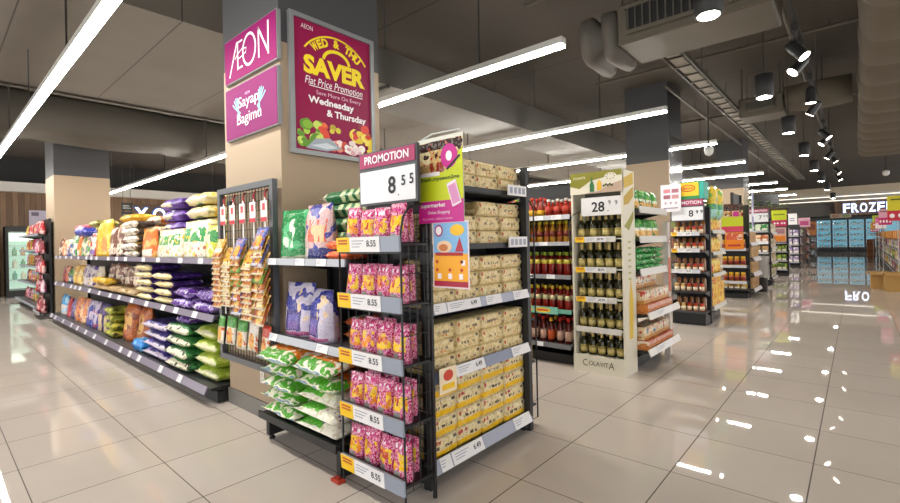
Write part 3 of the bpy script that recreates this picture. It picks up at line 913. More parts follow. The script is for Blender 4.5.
p_vw = stand('snack_bag', 0.34, 0.4, 0.16, pack('#c9bcd2', [('blob', 9, .53, '#3a48a6'), ('blob', 15, .6, '#9a3a68')]), 49)
for k, x in enumerate((2.73, 2.36)):
    put(p_vw, FL, x, 0.19, ZB, f'white bag with blue and magenta print, {["beside the tan-panelled bags", "beside the peach bags"][k]}, bottom shelf', rz=(3, -3)[k], group=GB)
p_pe = stand('snack_bag', 0.4, 0.4, 0.16, pack('#e08a50', [('blob', 10, .55, '#f3cfa0'), ('blob', 18, .63, '#7a4a8a')]), 50)
for k, x in enumerate((1.95, 1.52)):
    put(p_pe, FL, x, 0.19, ZB, f'peach orange bag, {["beside the blue and magenta bags", "second from the blue and magenta bags"][k]}, bottom shelf', rz=(4, -4)[k], group=GB)
put(stand('snack_bag', 0.34, 0.32, 0.15, pack('#4a3a70', [('blob', 12, .56, '#9a8ac0')]), 51), FL, 1.11, 0.2, ZB, 'dull violet bag in the far part of the bottom shelf', group=GB)
put(stand('snack_bag', 0.34, 0.34, 0.15, pack('#b02434', [('blob', 10, .57, '#e07a80')]), 52), FL, 0.74, 0.2, ZB, 'crimson bag in the far part of the bottom shelf', rz=-6, group=GB)
put(stand('snack_bag', 0.46, 0.36, 0.16, pack('#d8d0c4', [('rect', 0, 1, .5, 1, '#2e9ad6'), ('blob', 10, .58, '#a8d6f0')]), 53), FL, 0.28, 0.2, ZB, 'sky blue topped white bag at the far end of the bottom shelf', group=GB)

# ------------------------------------------------------------------ second gondola of snacks beyond the far column
F2 = Fr(-16.2, 1.5)
gondola('snack_gondola', 'far black shelving unit of red snack packets beyond the second column', F2, 3.3, 0.6, [
    dict(z=0.16, y0=0.0, rail=0.05), dict(z=0.6, y0=0.05, rail=0.04), dict(z=0.98, y0=0.1, rail=0.04), dict(z=1.34, y0=0.1, rail=0.04), dict(z=1.7, y0=0.1, rail=0.04)], 2.06)
SN = [pack('#c02a34', [('blob', 9, .56, '#f0c8c0')]), pack('#e08a30', [('blob', 9, .55, '#f5dca0')]), pack('#8a2030', [('blob', 9, .56, '#e0a8a8')]), pack('#d9b040', [('blob', 10, .56, '#7a9a30')]), pack('#d87aa0', [('blob', 10, .55, '#f0d8e0')])]
SNN = ['red', 'orange', 'maroon', 'mustard', 'rose']
SNP = [bag('snack_packet', 'snack packet', 0.26, 0.27, 0.1, m_, 60 + i, stand=True, nx=5, nz=6) for i, m_ in enumerate(SN)]
for r_, z in enumerate((0.16, 0.6, 0.98, 1.34, 1.7)):
    for k in range(10):
        i = (k * 3 + r_ * 2 + (k * k) % 3) % 5
        put(SNP[i], F2, 0.2 + 0.32 * k, 0.26 + (0.0 if r_ else -0.04), z + 0.001, f'{SNN[i]} snack packet, {ORD[9 - k]} from the column end, {ORD[4 - r_]} shelf down, far snack unit', rz=rnd.uniform(-8, 8), group='snack packets on the far snack unit')

# shallow packet rack on the front of the second column
CR = Fr(-12.58, 1.42)
t = empty('packet_rack', 'shallow black rack of red packets in front of the second column', 'rack', CR.w(0, 0, 0))
MB().box(0, .8, .18, .2, 0, 1.95, FRAME).build('back_panel', t)
RZ = (0.12, 0.5, 0.88, 1.26, 1.64)
for z in RZ:
    MB().box(0, .8, 0, .18, z - .015, z, FRAME2).box(0, .8, -.005, 0, z - .02, z + .03, RAILM).build('shelf', t)
for x in (0, .78):
    MB().box(x, x + .02, .16, .18, 0, 1.95, FRAME).build('upright', t)
for r_, z in enumerate(RZ):
    for k in range(3):
        i = (2, 0, 2, 4, 0)[(k + r_) % 5]
        put(SNP[i], CR, 0.15 + 0.25 * k, 0.085, z + .001, f'{SNN[i]} packet, {ORD[2 - k]} from the aisle end, {ORD[4 - r_]} shelf down, rack on second column', rz=rnd.uniform(-4, 4), group='packets on the column rack', scale=(.9, 1, 1))

# ------------------------------------------------------------------ drinks cooler, poster and sign at the far side wall
t = empty('drinks_cooler', 'tall lit drinks cooler with green glow by the timber wall', 'cooler', (-18.2, 1.5, 0), R(90))
MB().box(0, 1.5, 0.55, 0.6, 0, 2.05, BLACK).box(0, 0.06, 0, 0.55, 0, 2.05, BLACK).box(1.44, 1.5, 0, 0.55, 0, 2.05, BLACK).box(0.06, 1.44, 0, 0.55, 0, 0.2, BLACK).box(0.06, 1.44, 0, 0.55, 1.9, 2.05, BLACK).build('cabinet', t)
MB().box(0.08, 1.42, 0.52, 0.545, 0.22, 1.88, flat('#bfe6cf', 0.5, 0, 0.4)).build('light_panel', t)
MB().box(0.08, 1.42, 0.02, 0.05, 1.62, 1.86, flat('#e4efe0', 0.5, 0, 0.8)).build('lit_header', t)
MB().box(0.06, 1.44, 0.0, 0.008, 0.2, 1.9, flat('#cfe6de', .04, 0, 0, .5, .14)).build('glass_door', t)
for z in (0.5, 0.85, 1.2, 1.5):
    MB().box(0.08, 1.42, 0.1, 0.5, z - 0.015, z, flat('#c9ccd0', 0.4)).build('shelf', t)
CO = Fr(-18.2, 1.5, 90)
can_c = ['#3aa080', '#d6d0b0', '#4a8f58', '#c08a4a']
for r_, z in enumerate((0.5, 0.85, 1.2)):
    for k in range(7):
        c_ = can_c[(k + r_) % 4]
        p = Proto('drink_bottle', 'bottle', MB().lathe([(0.05, 0), (0.055, 0.02), (0.055, 0.16), (0.02, 0.22), (0.02, 0.25)], flat(c_, 0.3), 8).mesh('drink_bottle'))
        put(p, CO, 0.2 + 0.18 * k, 0.2, z + 0.001, f'{["green", "cream", "dark green", "amber"][(k + r_) % 4]} drink bottle, {ORD[6 - k]} from the snack unit side, {["lowest", "middle", "upper"][r_]} cooler shelf', group='bottles in the drinks cooler')
t = empty('black_cabinet', 'black cabinet standing beside the drinks cooler at the timber wall', 'cabinet', (-19.2, -0.5, 0))
MB().cbox(0, 0.8, 0, 1.9, 0, 2.15, BLACK, 0.02).build('carcass', t)
MB().box(0.8, 0.82, 0.05, 0.94, 0.1, 2.1, flat('#1d1d1f', 0.3)).build('door', t)
MB().box(0.8, 0.82, 0.96, 1.85, 0.1, 2.1, flat('#1d1d1f', 0.3)).build('door', t)
t = empty('wall_poster', 'pale lilac poster on the timber wall above the snack unit', 'poster', (-19.98, 2.2, 2.0), R(90))
MB().box(0, 0.72, -0.04, 0, 0, 0.64, flat('#cfc7da', 0.5)).build('board', t)
build_each(MB().box(0.06, 0.24, -0.046, -0.04, 0.46, 0.58, flat('#7a7288', 0.5)).box(0.4, 0.62, -0.046, -0.04, 0.16, 0.36, flat('#4a3c3c', 0.5)), 'print', t)
# lit letters on the timber wall
t = empty('wall_sign', 'glowing white letters of the yogurt sign on the timber wall', 'sign', (-19.98, 5.0, 2.33), R(90))
LIT = flat('#f2f6ff', 0.5, 0, 1.1)
HALO = flat('#2f5fa8', 0.5, 0, 0.25)
for k, ch in enumerate('YOGURT'):
    x = 0.3 + 0.58 * k
    MB().text(ch, x, 0.02, 0.5, LIT, -0.12, w=0.42, bold=0.02).text(ch, x, -0.02, 0.58, HALO, -0.06, w=0.5, bold=0.045).build('letter', t)
MB().box(0, 3.6, -0.03, 0.0, -0.06, 0.66, flat('#6b5644', 0.6)).build('backing', t)
# hanging direction plates
for k in range(2):
    t = empty('hanging_plate', ['upper black hanging plate in front of the timber wall', 'lower black hanging plate in front of the timber wall'][k], 'sign', (-17.0, 4.0, 2.24 + 0.28 * k), R(90), 'hanging plates')
    MB().box(0, 0.28, -0.02, 0, 0, 0.24, BLACK).build('plate', t)
    MB().box(0.04, 0.24, -0.024, -0.02, 0.06, 0.09, flat('#8a8a88', 0.6)).box(0.04, 0.2, -0.024, -0.02, 0.13, 0.16, flat('#8a8a88', 0.6)).build('print', t)
    MB().tube([(0.04, -0.01, 0.24), (0.04, -0.01, 0.285 if k == 0 else 1.78)], 0.006, ROD, 5).tube([(0.24, -0.01, 0.24), (0.24, -0.01, 0.285 if k == 0 else 1.78)], 0.006, ROD, 5).build('hanger', t)

# ------------------------------------------------------------------ signs on the first column
MAG = flat('#84085c', 0.6, 0, 0, .2)
MAG2 = flat('#8c1046', 0.5, 0, 0, .25)
SIGNF = flat('#8d9092', 0.4, 0.3)
WT = flat('#f4eef2', 0.5)
t = empty('wall_sign', 'upper magenta sign on the column, with slim white capital letters', 'sign', (-3.93, 1.70, 2.655))
MB().box(0, 0.86, -0.03, 0, 0, 0.36, flat('#7d7f83', 0.4)).build('backing', t)
MB().box(0.008, 0.852, -0.034, -0.03, 0.008, 0.352, MAG).build('face', t)
mb = MB()
y_ = -0.037
mb.stroke([(0.10, 0.045), (0.24, 0.30)], 0.016, WT, y_)              # long slanted leg
mb.stroke([(0.235, 0.29), (0.335, 0.29)], 0.014, WT, y_)
mb.stroke([(0.25, 0.30), (0.25, 0.075)], 0.02, WT, y_)
mb.stroke([(0.245, 0.085), (0.335, 0.085)], 0.014, WT, y_)
mb.stroke([(0.2 + 0.07 * 0, 0.17), (0.25, 0.2), (0.33, 0.225), (0.40, 0.21), (0.39, 0.18), (0.32, 0.165), (0.24, 0.16)], 0.009, WT, y_)
mb.stroke([(0.445 + 0.105 * math.cos(R(a)), 0.187 + 0.118 * math.sin(R(a))) for a in range(0, 361, 15)], 0.02, WT, y_)
mb.stroke([(0.60, 0.075), (0.60, 0.30)], 0.02, WT, y_)
mb.stroke([(0.595, 0.30), (0.745, 0.08)], 0.02, WT, y_)
mb.stroke([(0.745, 0.065), (0.745, 0.31)], 0.02, WT, y_)
mb.build('lettering', t)
t = empty('wall_sign', 'lower magenta sign on the column, with pale blue wings', 'sign', (-3.93, 1.70, 2.19))
MB().box(0, 0.855, -0.03, 0, 0, 0.425, flat('#7d7f83', 0.4)).build('backing', t)
MB().box(0.008, 0.847, -0.034, -0.03, 0.008, 0.417, flat('#7c105f', 0.6, 0, 0, .2)).build('face', t)
mb = MB()
mb.text('AEON', 0.4, 0.315, 0.022, flat('#d9b8d8', 0.5), -0.037)
mb.text('Sayap', 0.415, 0.205, 0.11, WT, -0.038, w=0.34)
mb.text('Bagimu', 0.42, 0.075, 0.11, WT, -0.038, w=0.4)
mb.build('lettering', t)
mb = MB()
WG = flat('#7fc3d6', 0.5)
for sd in (-1, 1):
    mb = MB()
    for k in range(6):
        a = R(28 + 17 * k)
        L = 0.2 - 0.018 * k
        x0 = 0.415 + sd * (0.14 + 0.01 * k); z0 = 0.19
        mb.stroke([(x0, z0 - 0.012 * k), (x0 + sd * L * 0.6 * math.cos(a) * 0.8, z0 + L * 0.55 * math.sin(a)), (x0 + sd * L * math.cos(a) * 0.75, z0 + L * 0.85 * math.sin(a) + 0.01)], 0.013, WG, -0.036 - 0.0002 * k)
    mb.build('wing_print', t)

t = empty('wall_poster', 'large framed magenta weekday savings poster with food pictures on the column', 'poster', (-3.10, 1.765, 2.0), R(90))
PW, PH = 0.78, 1.045
mb = MB()
for (a, b_, c_, d_) in ((0, PW, 0, 0.035), (0, PW, PH - 0.035, PH), (0, 0.035, 0.035, PH - 0.035), (PW - 0.035, PW, 0.035, PH - 0.035)):
    mb.box(a, b_, -0.035, 0, c_, d_, SIGNF)
mb.build('frame', t)
MB().box(0.03, PW - 0.03, -0.02, -0.002, 0.03, PH - 0.03, MAG2).build('sheet', t)
mb = MB()
Y1 = flat('#f4d81e', 0.5)
mb.text('AEON', 0.15, 0.945, 0.035, WT, -0.023, w=0.1)
mb.text('SAVER', 0.4, 0.615, 0.145, Y1, -0.024, w=0.57, bold=0.05)
# arched words and arcs
cx_, cz_, rr = 0.41, 0.60, 0.275
for k, ch in enumerate('WED & THU'):
    if ch == ' ':
        continue
    a = 90 + 40 - 10 * k
    T = Matrix.Translation((rr * math.cos(R(a)), 0, rr * math.sin(R(a)))) @ Matrix.Rotation(R(-(a - 90)), 4, 'Y')
    mb.text(ch, cx_, cz_, 0.066, Y1, -0.023, bold=0.05, T=T, maxw=0.056)
mb.stroke([(cx_ + 0.352 * math.cos(R(a)), cz_ + 0.352 * math.sin(R(a))) for a in range(36, 145, 6)], 0.013, Y1, -0.023)
mb.stroke([(cx_ + 0.12 * math.cos(R(a)), cz_ + 0.155 + 0.09 * math.sin(R(a))) for a in range(5, 176, 10)], 0.026, Y1, -0.0235)
mb.text('Flat Price Promotion', 0.39, 0.54, 0.058, WT, -0.023, w=0.53, shear=0.18)
mb.stroke([(0.16, 0.53), (0.66, 0.53)], 0.006, WT, -0.023)
mb.text('Save More On Every', 0.43, 0.465, 0.04, flat('#e6b4cc', 0.5), -0.023, w=0.42)
mb.text('Wednesday', 0.36, 0.385, 0.07, WT, -0.023, w=0.42, bold=0.03)
mb.text('& Thursday', 0.5, 0.305, 0.07, WT, -0.023, w=0.38, bold=0.03)
mb.build('lettering', t)
mb = MB()
r = random.Random(5)
def blobs(cx0, cz0, rx, rz, n, cols, s0, s1):
    for k in range(n):
        a, q = r.uniform(0, 6.28), math.sqrt(r.random())
        s_ = r.uniform(s0, s1)
        x, z = cx0 + rx * q * math.cos(a), cz0 + rz * q * math.sin(a)
        x = min(max(x, 0.04 + s_), PW - 0.04 - s_); z = max(z, 0.04 + s_)
        mb.disc(x, z, s_, s_ * r.uniform(0.6, 1), flat(r.choice(cols), 0.5), -0.0225 - 0.00004 * len(mb.f) / 2, 10)
blobs(0.17, 0.16, 0.12, 0.1, 40, ['#7fae2c', '#a8c83c', '#5c8f22', '#c4d860'], 0.015, 0.05)
blobs(0.28, 0.2, 0.04, 0.05, 6, ['#d8432a', '#e66a34'], 0.025, 0.035)
blobs(0.38, 0.23, 0.04, 0.03, 6, ['#d9c23a', '#b8a02a'], 0.02, 0.03)
blobs(0.66, 0.22, 0.11, 0.07, 26, ['#e4c22c', '#d8382a', '#8a2a3a', '#f0d85a', '#5a7a2a'], 0.02, 0.045)
mb.poly([(0.12, 0.05), (0.3, 0.045), (0.44, 0.08), (0.33, 0.15), (0.2, 0.13)], flat('#9aa4b0', 0.4), -0.028)
mb.poly([(0.16, 0.075), (0.3, 0.06), (0.4, 0.085), (0.3, 0.11)], flat('#c8d0d8', 0.4), -0.0285)
blobs(0.4, 0.1, 0.1, 0.035, 22, ['#d8503a', '#e88a70', '#f2e0d6', '#b83a2a'], 0.016, 0.034)
blobs(0.56, 0.1, 0.09, 0.05, 22, ['#f2ecea', '#e6d2d4', '#f4e4c0', '#d8a0a8'], 0.018, 0.04)
for k in range(4):
    mb.stroke([(0.68 + 0.015 * k, 0.06 + 0.03 * k), (0.735, 0.09 + 0.03 * k), (0.765, 0.17 + 0.02 * k)], 0.03, flat('#f0cf3a', 0.5), -0.029 - 0.0003 * k)
mb.build('food_picture', t)
# socket plate low on the column
t = empty('socket_plate', 'small white socket plate low on the column under the sachet grid', 'socket', (-3.47, 1.70, 0.27))
MB().cbox(0, 0.06, -0.012, 0, 0, 0.13, flat('#e4ded2', 0.4), 0.004).build('plate', t)
MB().box(0.02, 0.04, -0.016, -0.012, 0.05, 0.08, flat('#c8c2b6', 0.4)).build('switch', t)

# ------------------------------------------------------------------ wire grid of hanging sachets
t = empty('grid_panel', 'wire grid display panel hung on the column, full of sachet strips', 'display panel', (-4.02, 1.64, 0.40))
GW, GH = 0.93, 1.4
GF = flat('#5f6266', 0.4, 0.4)
for (nm, a, b_, c_, d_) in (('frame_bar', 0, GW, 0, 0.045), ('frame_bar', 0, GW, GH - 0.045, GH), ('frame_bar', 0, 0.045, 0.045, GH - 0.045), ('frame_bar', GW - 0.045, GW, 0.045, GH - 0.045)):
    MB().box(a, b_, -0.02, 0.02, c_, d_, GF).build(nm, t)
mb = MB()
WIRE = flat('#33322f', 0.4, 0.4)
for k in range(1, 19):
    x = GW * k / 19
    mb.tube([(x, 0, 0.03), (x, 0, GH - 0.03)], 0.0028, WIRE, 4)
for k in range(1, 20):
    z = GH * k / 20
    mb.tube([(0.03, 0.004, z), (GW - 0.03, 0.004, z)], 0.0028, WIRE, 4)
mb.build('wire_mesh', t)
for x in (0.1, GW - 0.14):
    for z in (0.1, GH - 0.14):
        MB().box(x, x + 0.04, 0.02, 0.06, z, z + 0.04, GF).build('bracket', t)
S_CURRY = pack('#d39a34', [('rect', .1, .9, .05, .5, '#c97a1e'), ('blob', 30, .56, '#f2cf86'), ('rect', .1, .9, .3, .5, '#f4ead0'), ('blob', 22, .58, '#9a3a1a', (0, 1, .05, .32)), ('rect', 0, 1, 0, .07, '#f0e4c8')], rough=.3)
S_BLUE = pack('#5560a8', [('disc', .5, .35, .3, '#e0a22c'), ('rect', 0, 1, .0, .12, '#dfe2f0'), ('blob', 30, .6, '#c05a2a')], rough=.3)
S_GREEN = pack('#6a9a3a', [('disc', .5, .38, .3, '#dca640'), ('rect', .1, .9, .65, .95, '#ecebd8'), ('blob', 30, .6, '#c8521e')], rough=.3)
S_RED = pack('#c8703a', [('disc', .5, .38, .3, '#eac25c'), ('rect', 0, 1, .0, .1, '#efe0cc'), ('blob', 28, .6, '#8a3a1e')], rough=.3)
S_GOLD = pack('#d9ac3c', [('rect', .15, .85, .1, .3, '#f3e3b4'), ('blob', 28, .57, '#a5501e'), ('rect', 0, 1, 0, .07, '#f6efd8')], rough=.3)
SACH = {k: bag('sachet', 'sachet', 0.168, 0.17, 0.012, m_, i, nx=4, nz=6) for i, (k, m_) in enumerate((('amber', S_CURRY), ('blue', S_BLUE), ('green', S_GREEN), ('red', S_RED), ('golden', S_GOLD)))}
SG = Fr(-4.02, 1.62, 0, 0.40)
HDR = Proto('hang_strip', 'clip strip', MB().box(-0.008, 0.008, -0.012, -0.009, -0.72, 0.17, flat('#e8e6e0', 0.4)).mesh('hang_strip'), [
    ('header_card', MB().box(-0.045, 0.045, -0.02, -0.016, 0.0, 0.15, flat('#eee6e2', 0.5)).box(-0.045, 0.045, -0.0215, -0.02, 0.0, 0.03, flat('#c0303a', 0.5)).box(-0.02, 0.02, -0.0215, -0.02, 0.08, 0.13, flat('#c84a50', 0.5)).mesh('header_card')),
    ('hook', MB().tube([(0, 0.0, 0.14), (0, -0.01, 0.2), (0, 0.008, 0.235)], 0.007, flat('#a8262e', 0.4), 5).mesh('hook'))])
seqs = [['amber'] * 10, ['golden'] * 9, ['blue', 'amber', 'green', 'amber', 'green', 'golden', 'blue', 'red', 'blue'], ['golden', 'amber', 'red', 'amber', 'golden', 'amber', 'red', 'amber', 'golden', 'amber'], ['blue', 'golden', 'blue', 'amber', 'green', 'red', 'amber', 'golden', 'amber', 'red']]
zbot = [0.44, 0.46, 0.41, 0.38, 0.36]
for c_ in range(5):
    x = 0.155 + 0.172 * c_
    col_ = ORD[c_] + ' strip from the bag gondola'
    put(HDR, SG, x, -0.002, 1.1, f'white clip strip with red header card, {col_}', group='clip strips on the grid')
    n = len(seqs[c_])
    for k, nm in enumerate(seqs[c_]):
        ztop = (1.0, .93, 1.0, .92, 1.07)[c_]
        z = ztop - 0.17 - (ztop - 0.17 - zbot[c_]) * k / (n - 1)
        put(SACH[nm], SG, x + rnd.uniform(-.004, .004), -0.088, z, f'{nm} sachet, {ORD[k]} from top of the {col_}', rx=-23, rz=rnd.uniform(-1.5, 1.5), group='sachets on the clip strips')
BIGS = [bag('snack_sachet', 'sachet', 0.145, 0.22, 0.03, pack('#e2dccb', [('rect', 0, 1, .62, 1, c_), ('disc', .5, .34, .27, '#dca23a'), ('blob', 26, .6, '#c8521e', (0, 1, 0, .6))], rough=.3), 70 + i, nx=5, nz=7) for i, c_ in enumerate(('#4a9a3a', '#e8e2da', '#c8402e'))]
BN = ['green topped', 'white topped', 'red topped']
BP = ['first from the bag gondola', 'second from the bag gondola', 'third from the bag gondola', 'fourth from the bag gondola', 'fifth from the bag gondola']
for k, i in enumerate((0, 0, 0, 1, 2)):
    put(BIGS[i], SG, 0.115 + 0.186 * k, -0.045, 0.14 + 0.012 * (k % 2), f'{BN[i]} snack sachet in the lowest grid row, {BP[k]}', rx=-6, rz=rnd.uniform(-6, 6), group='sachets in the lowest row of the grid')

# ------------------------------------------------------------------ rice bay between the column and the end rack
FR_ = Fr(-3.085, 1.50)
gondola('rice_gondola', 'short black shelving bay stacked with rice bags beside the wire end rack', FR_, 0.9, 0.62, [
    dict(z=0.19, y0=0.0, rail=0.045, tilt=0, rm=FRAME, m=FRAME), dict(z=0.705, y0=0.085, rail=0.05, tilt=20, tags=[(0.02, 0.1), (0.6, 0.12)]),
    dict(z=1.225, y0=0.085, rail=0.045, tilt=5, tags=[(0.03, 0.1), (0.38, 0.1), (0.62, 0.1)])], 1.66, base=False)
MB().box(0.02, 0.06, 0.03, 0.55, 0.03, 0.17, FRAME).build('foot_bracket', bpy.data.objects['rice_gondola'])
MB().lathe([(0.02, 0), (0.02, 0.015), (0.008, 0.016), (0.008, 0.035)], BLACK, 10).build('levelling_foot', bpy.data.objects['rice_gondola'], (0.04, 0.06, 0))
MB().box(0.84, 0.88, 0.03, 0.55, 0.0, 0.17, FRAME).build('foot_bracket', bpy.data.objects['rice_gondola'])
RB = 'rice bags in the rice bay'
W_RICE = pack('#e9e4d0', [('rect', 0, 1, .04, .26, '#4fa826'), ('rect', 0.03, .97, .26, .95, '#e07c1e'), ('blob', 20, .56, '#f4efdc', (0, 1, .0, .9)), ('rect', .0, 1, .0, .025, '#7a9ab0'), ('text', 40, .58, '#b8501e', (.2, .8, .78, .92))], axis='y', rough=.3)
W_RICE2 = pack('#e9e6d8', [('rect', 0, .6, .05, .3, '#57b030'), ('rect', .6, .95, .62, .95, '#e58a2c'), ('spots', 30, .25, '#7a5a8a', (.55, 1, .1, .5)), ('blob', 26, .63, '#d8d2b8')], axis='y', rough=.3)
p_ra = bag('rice_bag', 'rice bag', 0.41, 0.52, 0.086, W_RICE, 80, lay=True, nx=10, nz=12)
p_rb = bag('rice_bag', 'rice bag', 0.425, 0.52, 0.086, W_RICE2, 81, lay=True, nx=10, nz=12)
p_rt = bag('rice_bag', 'rice bag', 0.41, 0.34, 0.09, W_RICE, 87, lay=True, nx=10, nz=12)
STK = ['bottom', 'second up', 'third up', 'fourth up', 'topmost']
for k in range(4):
    put(p_ra, FR_, 0.225 + (0.01, -.01, .005, 0)[k], 0.25 + (0, .01, -.01, .005)[k], 0.191 + 0.087 * k, f'green and orange rice bag, {STK[k]} in the stack by the column', rz=(0, 1, -1, 1)[k], group=RB)
    put(p_rb if k < 3 else p_ra, FR_, 0.67 + (0, .008, -.008, .005)[k], 0.255 + (0, -.012, .01, -.01)[k], 0.191 + 0.087 * k, f'green and white rice bag, {STK[k]} in the stack by the wire rack', rz=(1, -1, 1, -1)[k], group=RB)
put(p_rt, FR_, 0.225, 0.135, 0.191 + 0.087 * 4 + 0.03, 'orange topped rice bag leaning highest on the stack by the column', rx=10, group=RB)
put(p_rt, FR_, 0.668, 0.145, 0.191 + 0.087 * 4 + 0.03, 'orange topped rice bag leaning highest beside the wire rack', rx=10, rz=-2, group=RB)
W_ATTA = pack('#c9c1d8', [('rect', .0, 1, .72, 1, '#c9c4d8'), ('blob', 10, .5, '#3a3f9a', (0, 1, .5, 1)), ('rect', .22, .72, .1, .5, '#3c3580'), ('rect', .3, .65, .15, .42, '#6a5fb0'), ('stripe', 16, .3, '#8a4a8a', (.3, .65, .12, .3)), ('blob', 14, .6, '#e3c9a8', (.6, 1, .3, .9)), ('rect', .1, .9, .02, .09, '#b05a8a')], rough=.25)
p_at = bag('rice_bag', 'rice bag', 0.31, 0.36, 0.15, W_ATTA, 82, stand=True, nx=10, nz=12)
put(p_at, FR_, 0.2, 0.215, 0.707, 'white and violet bag standing on the middle shelf of the rice bay, by the column', rz=6, group=RB)
put(p_at, FR_, 0.5, 0.19, 0.707, 'white and violet bag standing on the middle shelf of the rice bay, beside orange bags', rz=-8, group=RB, scale=(.9, 1, .92))
W_ORR = pack('#e0591c', [('rect', .1, .5, .1, .5, '#efe3d4'), ('blob', 12, .58, '#f08a40'), ('text', 40, .6, '#2a3a8a', (.4, .9, .3, .6))], axis='y', rough=.3)
p_oz = bag('rice_bag', 'rice bag', 0.34, 0.4, 0.075, W_ORR, 83, lay=True)
put(p_oz, FR_, 0.715, 0.42, 0.707, 'lower orange rice bag lying on the middle shelf of the rice bay', group=RB, scale=(.85, .72, 1))
put(p_oz, FR_, 0.715, 0.42, 0.784, 'upper orange rice bag lying on the middle shelf of the rice bay', rz=-3, group=RB, scale=(.85, .72, 1))
W_JAS = pack('#1f8a4a', [('blob', 9, .58, '#4cb878'), ('text', 26, .56, '#d6ecd8', (.3, .7, .25, .8)), ('rect', .0, 1, .0, .06, '#d4dcc0')], rough=.25)
put(bag('rice_bag', 'rice bag', 0.27, 0.34, 0.14, W_JAS, 84, stand=True, nx=10, nz=12), FR_, 0.17, 0.2, 1.227, 'green bag standing on the top shelf of the rice bay', rz=10, group=RB)
W_PAR = pack('#d8b7b8', [('blob', 9, .52, '#36399a'), ('rect', .35, .9, .3, .6, '#e8c79a'), ('rect', .05, .95, .03, .2, '#30347a'), ('text', 26, .58, '#e2604a', (.1, .9, .3, .7)), ('rect', .1, .4, .03, .2, '#e4d8d0')], rough=.22)
put(bag('rice_bag', 'rice bag', 0.34, 0.36, 0.15, W_PAR, 85, stand=True, nx=10, nz=12), FR_, 0.47, 0.2, 1.227, 'violet and cream bag standing on the top shelf of the rice bay', rz=-6, group=RB)
put(p_oz, FR_, 0.76, 0.21, 1.227, 'lower orange rice bag lying on the top shelf of the rice bay', rz=3, group=RB, scale=(.7, .55, .8))
put(p_oz, FR_, 0.76, 0.21, 1.29, 'upper orange rice bag lying on the top shelf of the rice bay', rz=-3, group=RB, scale=(.7, .55, .8))
W_STR = pack('#1e6a3c', [('stripe', 7, .5, '#cfd8a8', (.38, 1, 0, 1)), ('rect', 0, .28, .1, .9, '#2f8a50'), ('text', 30, .58, '#e8ecd0', (.05, .35, .2, .8)), ('rect', .0, .14, 0, 1, '#e8dcc4')], axis='y', rough=.3)
p_st = bag('rice_bag', 'rice bag', 0.62, 0.255, 0.092, W_STR, 86, lay=True, nx=12, nz=10)
for k in range(5):
    nm = 'bottom' if k == 0 else 'topmost' if k == 4 else ORD[k] + ' up'
    put(p_st, FR_, 0.53 + (.02, 0, .03, -.02, 0.02)[k], 0.455, 1.227 + 0.093 * k, f'dark green striped rice bag, {nm} in its stack, top shelf', rz=(0, 1, -2, 1, -2)[k], group=RB)

# ------------------------------------------------------------------ wire end rack of pink bags
PR = Fr(-2.16, 1.52)
t = empty('wire_end_rack', 'black wire rack of pink snack bags under the promotion board', 'rack', PR.w(0, 0, 0))
RW, RD = 0.5, 0.21
for x in (0.0, RW):
    mb = MB()
    pts = [(x, 0.0, 0.0), (x, 0.0, 1.36)]
    if x > 0:
        pts += [(x, 0.02, 1.45), (x, 0.06, 1.5), (x, RD - 0.06, 1.518)]
    mb.tube(pts, 0.006, FRAME, 6)
    mb.build('front_post', t)
    MB().box(x - 0.008, x + 0.008, RD - 0.012, RD + 0.004, 0, 1.6, FRAME).build('rear_post', t)
mb = MB()
for k in range(8):
    x = 0.03 + (RW - 0.06) * k / 7
    mb.tube([(x, RD - 0.008, 0.08), (x, RD - 0.008, 1.55)], 0.0022, FRAME, 4)
for k in range(22):
    z = 0.1 + 1.45 * k / 21
    mb.tube([(0.0, RD - 0.012, z), (RW, RD - 0.012, z)], 0.0022, FRAME, 4)
mb.build('rear_wire_mesh', t)
mb = MB()
for x in (0.0, RW):
    for k in range(1, 4):
        y = RD * k / 4
        mb.tube([(x, y, 0.1), (x, y, 1.4)], 0.0022, FRAME, 4)
    for k in range(18):
        z = 0.1 + 1.3 * k / 17
        if k % 2 == 0:
            mb.tube([(x, 0, z), (x, RD, z)], 0.0022, FRAME, 4)
mb.build('side_wire_mesh', t)
PSZ = [0.135, 0.425, 0.72, 1.02, 1.32]
for i, z in enumerate(PSZ):
    so = MB().box(0, RW, 0.002, RD, -0.012, 0, FRAME).box(0, RW, -0.004, 0.006, -0.05, 0.035, FRAME).build('shelf', t, (0, 0, z))
    h = 0.078
    rail_mesh(0.5, h, -3, flat('#8f98a8', 0.3), -0.008).build('price_rail', so, (0.01, 0, 0.0))
    tag_mesh(0.01, 0.36, h, -3, '8.55', -0.008, yellow=0.115, pw=0.42).build('price_tag', so, (0.0, 0, 0.0), label='white and yellow price card reading 8.55')
W_PINK = pack('#e58fb4', [('spots', 90, .5, '#b8185c'), ('spots', 60, .22, '#f4dfe6'), ('blob', 17, .46, '#f2c61e', (.1, .9, .3, .7)), ('text', 48, .57, '#c8442c', (.2, .8, .42, .62)), ('blob', 26, .6, '#e88a2a', (.1, .9, .25, .7)), ('rect', .22, .62, .1, .26, '#8c8c86'), ('rect', .1, .9, .8, .9, '#c8307e'), ('text', 60, .55, '#f6e6ee', (.15, .85, .8, .9))], rough=.25, wrinkle=.3)
p_pinks = [bag('snack_bag', 'snack bag', 0.119, 0.198, 0.085, W_PINK, 90 + i, stand=True, nx=8, nz=12, wr=0.07) for i in range(3)]
SHN = ['bottom', 'lower', 'middle', 'upper', 'top']
